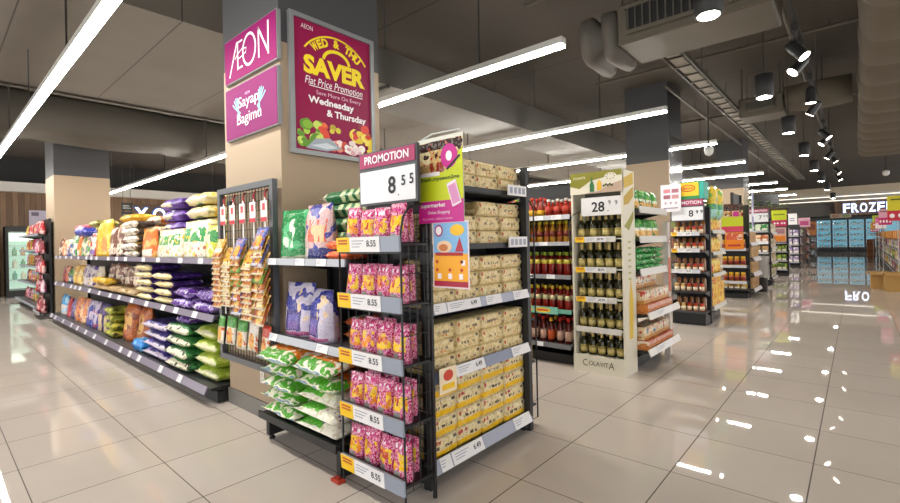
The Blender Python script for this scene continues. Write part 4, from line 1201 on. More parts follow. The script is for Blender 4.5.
for i, z in enumerate(PSZ):
    xs = (0.068, 0.189, 0.310, 0.430) if i != 3 else (0.068, 0.19, 0.312, 0.430)
    for k, x in enumerate(xs):
        put(p_pinks[(k + i) % 3], PR, x, 0.056 + 0.004 * ((k * 7 + i) % 3), z + 0.001, f'pink spotted snack bag, {ORD[k]} from the rice, {SHN[i]} shelf of the wire rack', rz=rnd.uniform(-6, 6), group='pink snack bags on the wire rack', scale=(1, .9, rnd.uniform(.93, 1.04)))
    for k, x in enumerate((0.1, 0.24, 0.38)):
        if i in (3,) and k == 1:
            continue
        put(p_pinks[(k + i + 1) % 3], PR, x, 0.15, z + 0.001, f'pink spotted snack bag, rear row, {ORD[k]} from the rice, {SHN[i]} wire rack shelf', rz=rnd.uniform(-6, 6), group='pink snack bags on the wire rack', scale=(1, .7, rnd.uniform(.9, 1.0)))
# small red foot clip on the floor
t = empty('floor_clip', 'small red clip on the floor at the foot of the wire rack', 'clip', (-2.2, 1.50, 0))
MB().cbox(-0.03, 0.05, -0.025, 0.025, 0, 0.02, flat('#a8321e', 0.4), 0.005).build('clip_body', t)
MB().cbox(-0.01, 0.03, -0.012, 0.012, 0.02, 0.03, flat('#8a2416', 0.4), 0.003).build('clip_tab', t)

# promotion board above the rack
def promo_board(fr, w, h, hd, label, digits, x, y, z, tilt=0, head='PROMOTION', group=None):
    t = empty('promotion_board', label, 'sign', fr.w(x, y, z), fr.a, group)
    FRM = flat('#4a4c52', 0.4)
    MB().box(0, w, 0, 0.02, 0, h, FRM).build('board', t)
    MB().box(0.012, w - 0.012, -0.004, 0, h - hd, h - 0.008, flat('#a23060', 0.4)).text(head, w / 2, h - hd * 0.78, hd * 0.52, WT, -0.006, maxw=w * 0.86, bold=0.02).build('header', t)
    MB().box(0.012, w - 0.012, -0.004, 0, 0.012, h - hd - 0.02, flat('#dfe1e6', 0.35)).build('price_panel', t)
    mb = MB()
    hh = h - hd - 0.03
    for (s_, px, pz, k) in digits:
        mb.text(s_, w * px, 0.012 + hh * pz, hh * k, INK, -0.006, bold=0.02)
    mb.build('digits', t)
    return t
promo_board(PR, 0.46, 0.29, 0.085, 'promotion board with a big eight price above the pink snack bags', [('8', 0.6, 0.22, 0.52), ('5', 0.79, 0.42, 0.3), ('5', 0.92, 0.44, 0.3), ('.', 0.71, 0.14, 0.05)], 0.075, 0.09, 1.53)
MB().box(0.05, 0.41, 0.02, 0.06, -0.02, 0.06, FRAME).build('bracket', bpy.data.objects['promotion_board'])

# ------------------------------------------------------------------ end gondola of tan packs
TN = Fr(-1.735, 1.775, 90)
TW, TD = 1.0, 0.36
tl = [dict(z=0.115, y0=0.0, rail=0.075, tilt=24, rz=0.022, tags=[(0.06, 0.09), (0.16, 0.28, '6.49'), (0.78, 0.2)], rm=flat('#8e93a6', .25)),
      dict(z=0.585, y0=0.0, rail=0.065, tilt=18, rz=0.03, tags=[(0.2, 0.27, '6.49'), (0.77, 0.21)], rm=flat('#6f7890', .25)),
      dict(z=0.955, y0=0.0, rail=0.06, tilt=15, rz=0.03, tags=[(0.03, 0.1), (0.14, 0.3, '6.49'), (0.5, 0.16), (0.8, 0.18)], rm=flat('#a8adc0', .25)),
      dict(z=1.30, y0=0.02, rail=0.03, tilt=0, rm=FRAME2), dict(z=1.645, y0=0.03, rail=0.03, tilt=0, rm=FRAME2)]
tan = gondola('end_gondola', 'black end shelving unit of tan noodle packs facing the main aisle', TN, TW, TD, tl, 1.84, base_y=0.05)
for z in (1.30, 1.645):   # small white plates with four prices
    mb = MB().box(0.76, 0.98, -0.02, -0.012, z - 0.02, z + 0.05, PAPER)
    for k in range(4):
        mb.box(0.78 + 0.05 * k, 0.81 + 0.05 * k, -0.0215, -0.02, z - 0.005, z + 0.035, flat('#9aa0b4', .5))
    mb.build('price_plate', tan)
MB().box(-0.02, 0.022, -0.02, 0.03, 0, 1.86, FRAME).build('corner_post', tan)
MB().box(TW - 0.02, TW + 0.018, -0.015, 0.03, 0.0, 1.83, FRAME2).build('corner_post', tan)
MB().box(-0.015, 0.05, 0.03, TD, 0.02, 0.1, FRAME).build('foot', tan)
MB().box(TW - 0.06, TW + 0.01, 0.0, TD, 0.02, 0.1, FRAME).build('foot', tan)
for (x, y) in ((0, 0.02), (TW - 0.02, 0.04)):
    MB().lathe([(0.025, 0), (0.025, 0.012), (0.01, 0.014), (0.01, 0.03)], BLACK, 10).build('levelling_foot', tan, (x, y, 0))
mb = MB()
for k in range(7):
    y = TD * (k + 0.5) / 7
    mb.tube([(-0.012, y, 0.1), (-0.012, y, 1.82)], 0.0022, FRAME, 4)
for k in range(24):
    z = 0.12 + 1.7 * k / 23
    mb.tube([(-0.012, 0, z), (-0.012, TD, z)], 0.0022, FRAME, 4)
mb.build('side_wire_mesh', tan)
MB().tube([(TW + 0.01, 0.02, 1.62), (TW + 0.06, 0.01, 1.61), (TW + 0.1, 0.0, 1.55), (TW + 0.105, 0.0, 0.06), (TW + 0.01, 0.02, 0.05)], 0.006, FRAME, 6).build('wire_hoop', tan)
W_TAN = pack('#e2cb94', [('blob', 30, .53, '#e8d6a4'), ('blob', 55, .62, '#c9ae70'), ('rect', .05, .12, .62, .84, '#b8472c'), ('text', 75, .52, '#7d6848', (.2, .8, .38, .56)), ('rect', .8, .92, .72, .9, '#5a4a38'), ('text', 60, .58, '#c8763a', (.45, .75, .2, .34)), ('rect', .0, .02, 0, 1, '#b39a60')], rough=.3, wrinkle=.25)
W_TANY = pack('#e2cf9e', [('blob', 30, .53, '#e8d9b0'), ('blob', 55, .62, '#c9b27c'), ('rect', 0, 1, .1, .4, '#efbe12'), ('rect', .05, .12, .66, .86, '#b8472c'), ('text', 75, .52, '#4a3a2c', (.2, .8, .46, .62)), ('text', 60, .56, '#b03a2a', (.05, .4, .72, .9)), ('rect', .8, .92, .74, .9, '#4a4038')], rough=.3, wrinkle=.25)
def soft_pack(name, m_, seed, w=0.229, d=0.19, h=0.108):
    """a plump brick pack: rounded box with rumpled faces"""
    nx, ny, nz = 8, 4, 5
    V, F, ix = [], [], {}
    def P(i, j, k):
        u, v, q = 2 * i / nx - 1, 2 * j / ny - 1, 2 * k / nz - 1
        n = noise.noise(Vector((u * 2 + seed, v * 2, q * 2))) * 0.006
        f = lambda a, b_, c_: a * (1 - 0.02 * (b_ ** 4) - 0.03 * (c_ ** 4))
        return (f(u, v, q) * (w / 2 + n), f(v, u, q) * (d / 2 + n * 1.5), (f(q, u * 0.8, v) + 1) * h / 2 + (n * 0.5 if q > 0 else 0))
    def vid(i, j, k):
        if (i, j, k) not in ix:
            ix[(i, j, k)] = len(V); V.append(P(i, j, k))
        return ix[(i, j, k)]
    for k in range(nz):
        for i in range(nx):
            F.append([vid(i, 0, k), vid(i + 1, 0, k), vid(i + 1, 0, k + 1), vid(i, 0, k + 1)])
            F.append([vid(i, ny, k), vid(i, ny, k + 1), vid(i + 1, ny, k + 1), vid(i + 1, ny, k)])
        for j in range(ny):
            F.append([vid(0, j, k), vid(0, j, k + 1), vid(0, j + 1, k + 1), vid(0, j + 1, k)])
            F.append([vid(nx, j, k), vid(nx, j + 1, k), vid(nx, j + 1, k + 1), vid(nx, j, k + 1)])
    for i in range(nx):
        for j in range(ny):
            F.append([vid(i, j, 0), vid(i, j + 1, 0), vid(i + 1, j + 1, 0), vid(i + 1, j, 0)])
            F.append([vid(i, j, nz), vid(i + 1, j, nz), vid(i + 1, j + 1, nz), vid(i, j + 1, nz)])
    mb = MB().add(V, F, m_, True)
    return Proto(name, 'noodle pack', mb.mesh(name))
p_tan = [soft_pack('noodle_pack', W_TAN, 3 + i, h=0.09) for i in range(3)]
p_tany = [soft_pack('noodle_pack', W_TANY, 13 + i, h=0.108) for i in range(3)]
COLN = ['first', 'second', 'third', 'fourth']
def tanfill(z, ncol, nlay, protos, hh, shelf, skip=(), desc='tan noodle pack', x0=0.145, step=0.2385, y=0.125):
    for c_ in range(ncol):
        for l_ in range(nlay):
            if (c_, l_) in skip:
                continue
            put(protos[(c_ * 2 + l_) % 3], TN, x0 + step * c_ + rnd.uniform(-.003, .003), y + rnd.uniform(-.006, .006), z + hh * l_ + 0.001,
                f'{desc}, {shelf} shelf, {COLN[c_]} column from the corner post, {ORD[l_]} layer up', rz=rnd.uniform(-1.2, 1.2), group='noodle packs on the end gondola')
tanfill(0.115, 4, 4, p_tany, 0.1095, 'bottom', desc='yellow banded noodle pack')
tanfill(0.585, 4, 3, p_tan, 0.0925, 'lower')
tanfill(0.955, 4, 3, p_tan, 0.0925, 'middle')
tanfill(1.30, 4, 3, p_tan, 0.0915, 'upper', y=0.135, skip=((1, 2), (0, 2)))
tanfill(1.645, 4, 2, p_tan, 0.0915, 'top', y=0.14)
# loose offer card by the corner post
t = empty('offer_card', 'small yellow and red offer card beside the corner post, lower shelf', 'sign', TN.w(0.035, -0.045, 0.50), TN.a)
MB().box(0, 0.14, 0, 0.004, 0, 0.14, flat('#f0dfc0', .5)).build('card', t)
MB().disc(0.07, 0.095, 0.04, 0.03, flat('#c8402a', .5), -0.001).box(0.02, 0.12, -0.002, 0, 0.02, 0.05, YEL).build('print', t)
MB().box(0.02, 0.12, 0.004, 0.015, 0.07, 0.09, FRAME).build('clip', t)

# hanging posters on the corner post, facing the front
LIME = flat('#c3d018', 0.45)
t = empty('hanging_poster', 'lime and magenta online shopping poster with pizza photo at the corner post', 'poster', (-1.705, 1.70, 1.42))
w_, h_ = 0.30, 0.43
PHOTO = pack('#c9a468', [('blob', 9, .52, '#e8d8a8'), ('blob', 14, .58, '#9a3a24'), ('blob', 20, .62, '#3a2018'), ('rect', 0, 1, .75, 1, '#3a2420'), ('spots', 26, .2, '#b8402c')], rough=.15, wrinkle=0)
MB().box(0, w_, 0, 0.003, 0, h_, flat('#d8dad0', .3)).build('sheet', t)
MB().box(0, w_, -0.002, 0, 0.23, h_ - 0.02, PHOTO).build('photo_print', t)
mb = MB()
mb.box(0, w_, -0.004, -0.002, 0.0, 0.11, flat('#c2188a', .4))
mb.box(0, w_, -0.0035, -0.002, 0.11, 0.25, LIME)
mb.poly([(0.18, 0.25), (0.3, 0.25), (0.3, 0.36), (0.24, 0.3)], LIME, -0.0045)
mb.disc(0.215, 0.325, 0.055, 0.06, flat('#c2188a', .4), -0.0055)
mb.disc(0.215, 0.325, 0.02, 0.025, WT, -0.006)
mb.stroke([(0.2, 0.26), (0.285, 0.32)], 0.012, INK, -0.006)
mb.box(0.02, 0.15, -0.005, -0.0035, 0.235, 0.255, WT)
mb.build('colour_print', t)
mb = MB()
mb.text('fresh.myaeon2go', 0.15, 0.205, 0.026, flat('#2a4a1e', .5), -0.006, w=0.26, bold=0.02)
mb.build('lettering', t)
mb = MB()
mb.text('Supermarket', 0.1, 0.072, 0.028, WT, -0.0065, w=0.17, bold=0.02)
mb.text('Online Shopping', 0.14, 0.04, 0.02, WT, -0.0065, w=0.15)
mb.text('Buy online, collect in store', 0.13, 0.012, 0.014, flat('#f0c8e0', .5), -0.0065, w=0.2)
mb.build('lettering', t)
T_ = Matrix.Translation((0.245, 0, 0.14)) @ Matrix.Rotation(R(-18), 4, 'Y')
MB().box(-0.03, 0.03, -0.008, -0.0045, -0.06, 0.06, flat('#e8d8e4', .3), T_).box(-0.024, 0.024, -0.009, -0.008, -0.05, 0.045, flat('#d088b8', .3), T_).build('phone_print', t)
MB().tube([(0.02, 0.002, h_), (0.1, 0.0, h_ + 0.02), (0.28, 0.0, h_ + 0.015)], 0.004, flat('#cfd4d2', .15), 6).build('hanging_clip', t)
t = empty('hanging_poster', 'small orange and blue delivery leaflet hanging under the lime poster', 'poster', (-1.615, 1.70, 1.095))
MB().box(0, 0.235, 0, 0.003, 0, 0.33, flat('#e4d8dc', .4)).build('sheet', t)
mb = MB()
mb.box(0.008, 0.227, -0.002, 0, 0.17, 0.322, flat('#7fb4e0', .4))
mb.box(0.008, 0.227, -0.002, 0, 0.035, 0.17, flat('#f0a818', .4))
mb.box(0.008, 0.227, -0.002, 0, 0.008, 0.035, flat('#a8183a', .4))
mb.disc(0.045, 0.285, 0.028, 0.03, flat('#a01a6a', .4), -0.003)
mb.disc(0.045, 0.285, 0.02, 0.022, WT, -0.0035)
mb.disc(0.165, 0.285, 0.045, 0.028, flat('#f0c020', .4), -0.003)
mb.disc(0.08, 0.205, 0.05, 0.03, flat('#e8c8a8', .4), -0.003)
mb.disc(0.075, 0.2, 0.03, 0.018, flat('#c87a4a', .4), -0.0035)
mb.poly([(0.15, 0.18), (0.205, 0.18), (0.18, 0.25)], flat('#b02a3a', .4), -0.003)
for (x, z) in ((0.03, 0.13), (0.19, 0.13), (0.03, 0.09), (0.115, 0.09), (0.19, 0.09)):
    mb.disc(x, z, 0.01, 0.009, flat('#c83a1e', .5), -0.003, 8)
for (x, z) in ((0.045, 0.058), (0.115, 0.058), (0.185, 0.058), (0.2, 0.125)):
    mb.box(x - 0.012, x + 0.012, -0.003, -0.002, z - 0.012, z + 0.014, WT)
mb.box(0.02, 0.2, -0.003, -0.002, 0.16, 0.176, flat('#b02a2a', .5))
mb.build('colour_print', t)
MB().box(0.03, 0.04, -0.001, 0.005, 0.33, 0.36, FRAME).box(0.19, 0.2, -0.001, 0.005, 0.33, 0.36, FRAME).build('clip', t)

# oil bottles on a narrow rack behind the end gondola
OILB = flat('#d9a818', .2)
p_oil = bottle('oil_bottle', 'bottle', [(0.033, 0), (0.036, 0.01), (0.036, 0.14), (0.016, 0.2), (0.014, 0.22)], OILB, [(0.016, 0.22), (0.016, 0.245)], flat('#e8d44a', .4), [(0.0365, 0.04), (0.0365, 0.11)], flat('#c8a030', .5), 10)
t = empty('wire_rack', 'narrow wire rack of yellow oil bottles on the far side of the noodle end gondola', 'rack', (-2.17, 2.82, 0))
for z in (0.14, 0.45, 0.76, 1.07, 1.36):
    MB().box(0, 0.4, 0, 0.1, z - 0.012, z, FRAME).build('shelf', t)
MB().box(0, 0.4, 0.0, 0.01, 0.0, 1.6, FRAME2).build('back_panel', t)
OF = Fr(-2.17, 2.82)
for i, z in enumerate((0.14, 0.45, 0.76, 1.07, 1.36)):
    for k in range(3):
        put(p_oil, OF, 0.36 - 0.1 * k, 0.055, z + 0.001, f'yellow oil bottle, {ORD[k]} from the main aisle, {SHN[i]} shelf of the narrow wire rack', group='oil bottles on the narrow rack')

# ------------------------------------------------------------------ second row: sauce bay, olive oil stand, side of packs
SA = Fr(-4.6, 4.41)
SAW = 2.36
gondola('sauce_gondola', 'dark shelving bay of sauce bottles behind the noodle end gondola', SA, SAW, 0.5, [
    dict(z=0.215, y0=0.0, rail=0.05, tags=[(1.95, .09)], rm=flat('#6c6d70', .4)), dict(z=0.575, y0=0.03, rail=0.045, tags=[(1.72, .09), (1.95, .1)], rm=flat('#6fae9a', .5)),
    dict(z=0.94, y0=0.03, rail=0.045, tags=[(1.7, .1), (1.82, .08), (2.08, .1)], rm=flat('#8a8b90', .4)), dict(z=1.29, y0=0.03, rail=0.04, tags=[(1.75, .12), (2.0, .1)], rm=flat('#a9acb4', .3)),
    dict(z=1.575, y0=0.03, rail=0.05, tags=[(1.7, .12), (1.95, .1), (2.15, .12)], rm=flat('#c4c6cc', .4))], 1.95)
SHD = ['bottom', 'lower', 'middle', 'upper', 'top']
def sauce(name, body, cap, lab, h=0.24, r=0.034, labz=(0.05, 0.12), neck=0.72):
    return bottle(name, 'bottle', [(r * .9, 0), (r, 0.008), (r, h * .55), (r * .5, h * neck), (r * .42, h * .88)], flat(body, .12), [(r * .48, h * .86), (r * .48, h), (r * .4, h * 1.005)], flat(cap, .4), [(r * 1.015, labz[0]), (r * 1.015, labz[1])], flat(lab, .5), 10)
b_low = sauce('sauce_bottle', '#5a100c', '#c8201c', '#d8b09c', 0.27, 0.036, (0.03, 0.13))
b_low2 = sauce('sauce_bottle', '#5a1210', '#e0b020', '#d8602c', 0.26, 0.036, (0.03, 0.13))
b_2 = sauce('sauce_bottle', '#8a1a12', '#e8c83a', '#d8d0a0', 0.25, 0.034, (0.1, 0.15))
b_3 = sauce('sauce_bottle', '#7a1610', '#8fae2c', '#d9c84a', 0.25, 0.034, (0.125, 0.17))
b_4 = sauce('sauce_bottle', '#a87a1c', '#d9d23a', '#7a2a1a', 0.24, 0.033, (0.07, 0.13))
b_4b = sauce('sauce_bottle', '#9a5a1a', '#e0c030', '#8a3020', 0.24, 0.033, (0.07, 0.13))
b_5 = sauce('sauce_jar', '#a02a1c', '#d8d4ca', '#b0321e', 0.19, 0.04, (0.03, 0.11), .6)
b_5b = sauce('sauce_jar', '#8a2a1a', '#c83020', '#d9a81e', 0.22, 0.038, (0.02, 0.08), .65)
b_5c = sauce('sauce_jar', '#7a2014', '#8a9a2a', '#c8b03a', 0.22, 0.036, (0.04, 0.11), .68)
rows = [(0.216, [b_low, b_low, b_low2, b_low, b_low, b_low2, b_low, b_low], 'dark red sauce bottle'),
        (0.576, [b_2] * 9, 'red sauce bottle with yellow cap'), (0.941, [b_3] * 9, 'red sauce bottle with green cap'),
        (1.291, [b_4, b_4b] * 5, 'amber sauce bottle with yellow cap'), (1.576, [b_5, b_5, b_5, b_5b, b_5b, b_5c, b_5c, b_5b], 'red sauce jar')]
for i, (z, ps, ds) in enumerate(rows):
    n = len(ps)
    for k, p in enumerate(ps):
        x = 2.3 - (0.72 * k / (n - 1)) if n > 1 else 2.2
        put(p, SA, x - 0.02, 0.1 + 0.01 * (k % 2), z, f'{ds}, {ORD[k]} from the olive oil stand, {SHD[i]} sauce shelf', rz=rnd.uniform(0, 360), group='sauce bottles in the sauce bay')
        if k < 9:
            put(p, SA, x - 0.03, 0.22, z, f'{ds}, rear row, {ORD[k]} from the olive oil, {SHD[i]} sauce shelf', rz=rnd.uniform(0, 360), group='sauce bottles in the sauce bay')
t = empty('shelf_talker', 'teal promotional strip with yellow ovals under the second lowest sauce shelf', 'sign', SA.w(1.62, -0.012, 0.535))
MB().box(0, 0.6, -0.008, 0, 0, 0.075, flat('#7cc0ae', .5)).build('strip', t)
MB().disc(0.2, 0.038, 0.1, 0.028, flat('#e8c83a', .5), -0.0095).disc(0.42, 0.038, 0.1, 0.028, flat('#e8c83a', .5), -0.0095).box(0.13, 0.27, -0.0105, -0.0095, 0.03, 0.046, flat('#c8402a', .5)).box(0.35, 0.49, -0.0105, -0.0095, 0.03, 0.046, flat('#c8402a', .5)).build('print', t)

# olive oil stand
CV = Fr(-2.19, 4.37)
CW, CD, CH = 0.53, 0.30, 1.985
CREAMP = flat('#d8d3c2', .5)
OLV = flat('#7d7a1a', .5)
t = empty('olive_oil_stand', 'tall cream display stand of olive oil bottles with green header', 'display stand', CV.w(0, 0, 0))
MB().box(0, 0.02, 0, CD, 0, CH, CREAMP).build('side_panel', t)
sp_ = MB().box(CW - 0.02, CW, 0, CD, 0, CH, CREAMP).build('side_panel', t)
mb = MB()     # printed swirls on the aisle side panel
def side(pts, m_, o=0.0):
    mb.add([(CW + 0.001 + o, y, z) for y, z in pts], [list(range(len(pts)))], m_)
side([(0.02, 1.9), (0.27, 1.98), (0.27, 1.86), (0.03, 1.8)], flat('#c9a83a', .5))
side([(0.02, 1.72), (0.14, 1.78), (0.27, 1.84), (0.27, 1.74), (0.14, 1.66), (0.02, 1.64)], flat('#b8962a', .5))
side([(0.02, 1.44), (0.12, 1.5), (0.27, 1.6), (0.27, 1.52), (0.14, 1.4)], flat('#8f8c22', .5))
side([(0.1, 0.35), (0.2, 0.35), (0.22, 0.72), (0.16, 0.95), (0.11, 0.72)], flat('#d9b83a', .5))
for k in range(7):
    side([(0.1, 1.3 - 0.06 * k), (0.18, 1.3 - 0.06 * k), (0.18, 1.28 - 0.06 * k), (0.1, 1.28 - 0.06 * k)], flat('#a8b06a', .5))
mb.build('side_print', sp_)
MB().box(0.02, CW - 0.02, CD - 0.02, CD, 0, CH, flat('#3a3a30', .5)).build('back_panel', t)
fp = MB().box(0, CW, -0.012, 0.0, 0, 0.165, CREAMP).build('front_panel', t)
mb = MB()
GI = flat('#4a4a12', .5)
mb.text('C', 0.125, 0.06, 0.066, GI, -0.014, w=0.05)
mb.text('OLAVIT', 0.262, 0.07, 0.046, GI, -0.014, w=0.2)
mb.text('A', 0.393, 0.06, 0.066, GI, -0.014, w=0.055)
mb.build('lettering', fp)
hp = MB().box(0, CW, -0.012, 0.02, 1.775, CH, CREAMP).build('header', t)
mb = MB()
mb.poly([(0.0, 1.86), (0.1, 1.83), (0.22, 1.9), (0.4, 1.93), (0.53, 1.93), (0.53, 1.985), (0.0, 1.985)], OLV, -0.014)
mb.disc(0.42, 1.925, 0.06, 0.038, CREAMP, -0.015)
mb.build('header_print', hp)
mb = MB()
mb.poly([(0.1, 1.776), (0.53, 1.776), (0.53, 1.88), (0.42, 1.85), (0.3, 1.79)], flat('#b8a08c', .5), -0.0145)
mb.build('header_print', hp)
mb = MB()
mb.poly([(0.21, 1.79), (0.255, 1.79), (0.255, 1.86), (0.24, 1.9), (0.24, 1.93), (0.225, 1.93), (0.225, 1.9), (0.21, 1.86)], flat('#2a6a3a', .4), -0.016)
mb.poly([(0.285, 1.8), (0.33, 1.8), (0.33, 1.87), (0.315, 1.9), (0.3, 1.9), (0.285, 1.87)], flat('#d9a81e', .4), -0.016)
for k in range(5):
    mb.disc(0.355 + 0.02 * k, 1.84 + 0.01 * (k % 2), 0.012, 0.012, flat('#4a4a1e', .5), -0.017, 8)
for k in range(8):
    mb.disc(0.42 + 0.04 * math.cos(k * .785), 1.925 + 0.026 * math.sin(k * .785), 0.006, 0.006, flat('#3a4a1e', .5), -0.017, 6)
mb.build('fruit_print', hp)
mb = MB()
mb.text('COLAVITA', 0.1, 1.925, 0.024, flat('#e6e2c4', .5), -0.016, w=0.13, shear=.1)
mb.build('lettering', hp)
bd = MB().box(0.11, CW - 0.02, 0.0, 0.012, 1.555, 1.735, flat('#e2e2e4', .4)).build('price_board', t)
MB().text('28', 0.285, 1.59, 0.1, INK, -0.002, bold=.02).text('9', 0.4, 1.655, 0.042, INK, -0.002).text('9', 0.465, 1.65, 0.042, INK, -0.002).text('.', 0.385, 1.59, 0.012, INK, -0.002).build('digits', bd)
CZ = [0.165, 0.435, 0.735, 1.03, 1.33]
for i, z in enumerate(CZ):
    so = MB().box(0.02, CW - 0.02, 0.0, CD - 0.02, -0.012, 0, flat('#c9c6b8', .5)).build('shelf', t, (0, 0, z))
    if i:
        rail_mesh(0.42 if i > 1 else 0.46, 0.055, 0, flat('#d4d2cc', .4), -0.002).build('price_rail', so, (0.035, 0, -0.01))
        if i > 1:
            tag_mesh(0.045, 0.32, 0.052, 0, '28.99', -0.003, yellow=0.1, pw=.42).build('price_tag', so, (0, 0, -0.01))
OIL = flat('#26260c', .12)
p_olive = bottle('olive_oil_bottle', 'bottle', [(0.034, 0), (0.037, 0.01), (0.037, 0.13), (0.03, 0.155), (0.014, 0.185), (0.013, 0.225)], OIL, [(0.0155, 0.185), (0.0155, 0.255), (0.013, 0.258)], flat('#cdb878', .4), [(0.0375, 0.02), (0.0375, 0.1)], pack('#a08f42', [('rect', 0, 1, .2, .7, '#c2b272')], wrinkle=0), 12)
SHC = ['bottom', 'lower', 'middle', 'upper', 'top']
for i, z in enumerate(CZ):
    n = 5 if i not in (4,) else 4
    for k in range(n):
        x = 0.075 + (0.38 if n == 5 else 0.385) * k / (n - 1)
        put(p_olive, CV, x, 0.07, z + 0.001, f'front row olive oil bottle, {ORD[k]} from the sauce bay, {SHC[i]} shelf, cream stand', rz=rnd.uniform(0, 360), group='olive oil bottles on the cream stand', scale=(1, 1, .95 if i == 0 else 1))
        put(p_olive, CV, x + 0.019 if k < n - 1 else x, 0.17, z + 0.001, f'rear row olive oil bottle, {ORD[k]} from the sauce bay, {SHC[i]} shelf, cream stand', rz=rnd.uniform(0, 360), group='olive oil bottles on the cream stand', scale=(1, 1, .95 if i == 0 else 1))
MB().tube([(-0.02, -0.01, 1.2), (-0.02, -0.01, 1.5), (0.03, -0.015, 1.58), (0.1, -0.01, 1.6)], 0.006, BLACK, 6).build('wire_arm', t)

# aisle side of the second row
S2 = Fr(-1.63, 4.70, 90)
s2 = gondola('pack_gondola', 'black end shelving unit of green and red packs behind the olive oil stand', S2, 0.86, 0.4, [
    dict(z=0.2, y0=-0.09, rail=0.07, tilt=22, rz=0.03, rm=flat('#e2dedb', .4), rw=1.0, rx=-.06, tags=[(0.15, .5)]), dict(z=0.56, y0=-0.09, rail=0.07, tilt=22, rz=0.03, rm=flat('#e2dedb', .4), rw=1.0, rx=-.06, tags=[(0.15, .5)]),
    dict(z=0.985, y0=0.0, rail=0.075, tilt=10, rz=0.03, rm=flat('#d8d6d2', .4)), dict(z=1.315, y0=0.0, rail=0.07, tilt=10, rz=0.03, rm=flat('#d8d6d2', .4)), dict(z=1.615, y0=0.0, rail=0.07, tilt=10, rz=0.03, rm=flat('#d8d6d2', .4))], 1.92)
MB().box(0.83, 0.89, -0.03, 0.03, 0, 1.5, flat('#c9c0bc', .5)).box(0.825, 0.895, -0.032, -0.03, 0.72, 1.1, flat('#c8553a', .5)).build('printed_post', s2)
MB().disc(0.86, 1.28, 0.03, 0.03, flat('#c8303a', .5), -0.034).disc(0.86, 1.28, 0.018, 0.018, WT, -0.035).build('round_badge', s2)
W_GN = pack('#3a9a3a', [('blob', 14, .56, '#7cc85a'), ('rect', .1, .9, .05, .42, '#e8b04a'), ('rect', .1, .9, .42, .56, '#eaf0d8'), ('blob', 20, .62, '#1e6a2a')], rough=.25)
p_gn = bag('snack_pack', 'snack pack', 0.2, 0.21, 0.08, W_GN, 120, stand=True, nx=6, nz=8)
W_GD = pack('#2f9a48', [('blob', 22, .56, '#5cc070'), ('blob', 30, .63, '#e8ecd8')], axis='y', rough=.25)
p_gd2 = bag('snack_pack', 'snack pack', 0.19, 0.2, 0.06, W_GD, 121, lay=True, nx=6, nz=6)
for i, z in ((3, 1.315), (4, 1.615)):
    for k in range(4):
        put(p_gn, S2, 0.11 + 0.2 * k, 0.09, z + 0.001, f'green and gold snack pack, {ORD[k]} from the olive oil stand, {SHC[i]} shelf, side unit', rz=rnd.uniform(-6, 6), group='green snack packs')
for c_ in range(4):
    for l_ in range(4):
        put(p_gd2, S2, 0.11 + 0.205 * c_, 0.12, 0.986 + 0.061 * l_, f'dark green noodle pouch, {ORD[c_]} column from the olive oil stand, {ORD[l_]} layer up', rz=rnd.uniform(-5, 5), group='green pouches')
W_BX = pack('#e0c9a0', [('rect', 0, 1, 0, .3, '#c88a3c'), ('blob', 14, .55, '#c8402c', (0, 1, .35, 1)), ('blob', 20, .58, '#3a8ab0', (.3, 1, .4, 1)), ('text', 40, .55, '#f2ecdc', (0, 1, .5, .8))], wrinkle=0)
p_ct = carton('carton', 'carton', 0.19, 0.16, 0.13, W_BX)
W_TR = pack('#c87a34', [('rect', 0, 1, .5, 1, '#b8301e'), ('stripe', 5, .4, '#f0e0c8', (0, 1, .55, .95))], wrinkle=0)
p_tr = carton('carton_tray', 'carton', 0.19, 0.2, 0.1, W_TR)
for i, z in ((0, 0.2), (1, 0.56)):
    for k in range(4):
        put(p_tr, S2, 0.11 + 0.2 * k, 0.03, z + 0.001, f'brown tray of red tubs, {ORD[k]} from the olive oil stand, {SHC[i]} shelf, side unit', group='trays of red tubs')
        put(p_ct, S2, 0.11 + 0.2 * k, 0.05, z + 0.102, f'printed cream carton, {ORD[k]} from the olive oil stand, {SHC[i]} shelf, side unit', rz=rnd.uniform(-2, 2), group='printed cartons on the side unit')
        if i == 1:
            put(p_ct, S2, 0.11 + 0.2 * k, 0.18, z + 0.102 + 0.132, f'printed cream carton higher at the rear, {ORD[k]} from the olive oil stand, side unit', group='printed cartons on the side unit')
            put(p_ct, S2, 0.11 + 0.2 * k, 0.22, z + 0.102, f'printed cream carton low at the rear, {ORD[k]} from the olive oil stand, side unit', group='printed cartons on the side unit')

